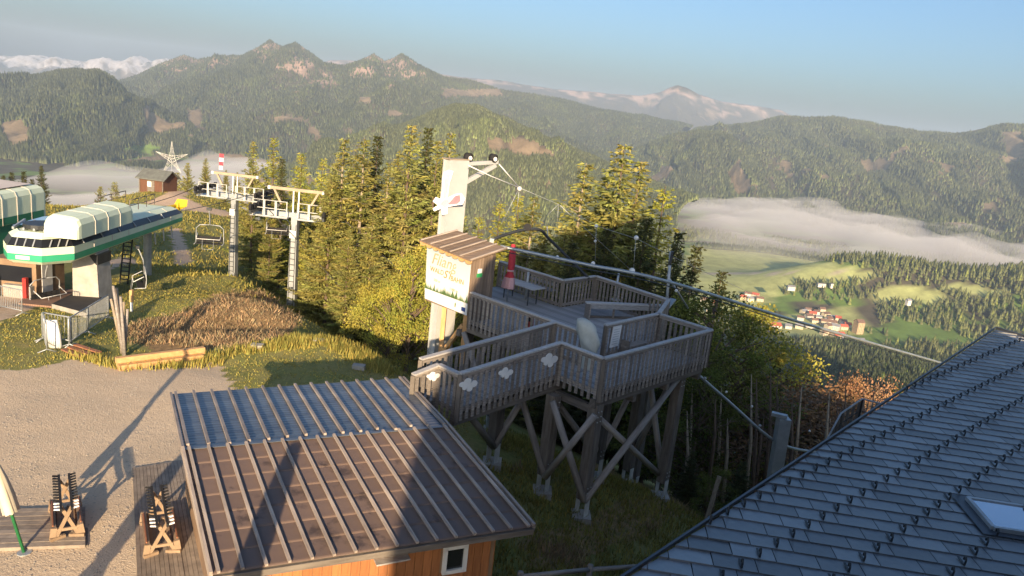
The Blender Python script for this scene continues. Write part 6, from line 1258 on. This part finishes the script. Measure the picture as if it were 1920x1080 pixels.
c_, z_, px, py, r_ = tufts('slope_grass', 9000, (-1,12,12,34), .1, 'grassblade', seed=5); dn = fbm(c_[:, 0]/2.2, c_[:, 1]/2.2, 99); ok = (px > 900) & (px < 1500) & (dn > .38)
blades('slope_grass', c_[ok][:14000], z_[ok][:14000], r_, .20, 'grassblade', 4, .12, .7, .018, (.5,1.2)); ok = (px > 960) & (px < 1420) & (dn < .40) & (py > 880); blades('dead_slope_grass', c_[ok][:3500], z_[ok][:3500], r_, .28, 'dryblade', 5, .12, .9, .016, (.5,1.1))
c_, z_, px, py, r_ = tufts('pebbles', 9000, (-19,-3,9,27), .1, 'grassblade', seed=8); ok = inpoly(px, py, gravel_poly) & ~inpoly(px, py, [(320,735),(760,705),(1005,990),(400,1085)]); cc, zz_ = c_[ok][:5000], z_[ok][:5000]; n = len(cc); rr = r_.uniform(.010, .034, n); oct_ = np.array([(1,0,0),(-1,0,0),(0,1,0),(0,-1,0),(0,0,.7),(0,0,-.5)]); v = (np.c_[cc, zz_][:, None]+oct_[None]*rr[:, None, None]*r_.uniform(.7,1.3,(n,6,1))).reshape(-1, 3); tf = np.array([(0,2,4),(2,1,4),(1,3,4),(3,0,4)]); f = (np.arange(n)[:, None, None]*6+tf[None]).reshape(-1, 3)
M['pebble'] = mk('pebble_stone', (.50,.43,.34), (.32,.27,.21), .9, 3, 0); tag(place('gravel_stones', npmesh('gravel_stones', v, f, M['pebble'])), kind='stuff')

# ------------------------------------------------------------------ fog lying in the valley and the haze in the air
def volmat(name, col, dens, an=.35):
    m = bpy.data.materials.new(name); m.use_nodes = True; t = m.node_tree; t.nodes.clear()
    v = nd(t, 'ShaderNodeVolumePrincipled'); v.inputs['Color'].default_value = (*col, 1); v.inputs['Density'].default_value = dens; v.inputs['Anisotropy'].default_value = an
    o = nd(t, 'ShaderNodeOutputMaterial'); t.links.new(v.outputs[0], o.inputs['Volume']); return m
M['fog'] = volmat('fog_air', (.93,.91,.91), .0032, .0)
M['haze'] = volmat('haze_air', (.62,.78,1.0), 5.4e-5, .0)
def fog(name, poly_px, zb, thick, seed, res=(150, 90), cell=420):
    P = np.array([atz(x, y, zb) for x, y in poly_px]); x0, y0 = P[:, 0].min(), P[:, 1].min(); x1, y1 = P[:, 0].max(), P[:, 1].max()
    X, Y = np.meshgrid(np.linspace(x0, x1, res[0]), np.linspace(y0, y1, res[1]))
    wx = (fbm(X/cell, Y/cell, seed)-.5)*cell*.9; wy = (fbm(X/cell, Y/cell, seed+5)-.5)*cell*.9
    poly = [(a[0], a[1]) for a in P]
    ins = inpoly(X+wx, Y+wy, poly).astype(float)
    k = 7
    for _ in range(3):
        c = np.pad(ins, k, mode='constant'); c = np.cumsum(np.cumsum(c, 0), 1); c = np.pad(c, ((1,0),(1,0)))
        w_ = 2*k+1; ins = (c[w_:, w_:]-c[:-w_, w_:]-c[w_:, :-w_]+c[:-w_, :-w_])/w_**2
        ins = ins[:res[1], :res[0]]
    T = np.clip(ins*1.35-.15, 0, 1)**1.6*thick*np.clip(1.9*fbm(X/cell*1.1, Y/cell*2.2, seed+9, 5)-.35, .03, 2)
    n = X.size; top = np.stack([X.ravel(), Y.ravel(), zb+.5+T.ravel()], 1); bot = np.stack([X.ravel(), Y.ravel(), np.full(n, zb)], 1)
    gf = gridfaces(res[0], res[1]); keep = (T.ravel()[gf].max(1) > .4); gf = gf[keep]
    v = np.r_[top, bot]; fs = [tuple(q) for q in gf]+[tuple(q[::-1]+n) for q in gf]
    ed = {}
    for q in gf:
        for i in range(4):
            e = (q[i], q[(i+1) % 4]); ed[(min(e), max(e))] = None if (min(e), max(e)) in ed else e
    fs += [(e[1], e[0], e[0]+n, e[1]+n) for e in ed.values() if e]
    used = np.unique(np.concatenate([np.array(f) for f in fs])); mp = -np.ones(2*n, int); mp[used] = np.arange(len(used))
    me = bpy.data.meshes.new(name); me.from_pydata(v[used].tolist(), [], [tuple(int(mp[i]) for i in f) for f in fs]); me.materials.append(M['fog'])
    me.polygons.foreach_set('use_smooth', [True]*len(me.polygons))
    return tag(place(name, me), kind='stuff')
fog('valley_fog', [(1270,385),(1380,388),(1470,368),(1530,372),(1620,402),(1740,425),(1830,445),(1990,470),(2100,560),(1920,552),(1840,535),(1700,508),(1560,488),(1420,472),(1270,458)], -398, 100, 3)
fog('valley_fog', [(-80,350),(50,340),(140,324),(230,330),(300,320),(400,312),(480,308),(560,312),(620,330),(620,420),(-80,470)], -398, 85, 8, (150, 60), 500)
mb = MB().box(-9500, 9500, -1000, 16500, -440, 470)
tag(place('haze', mb.mesh('haze', M['haze'])), kind='stuff')
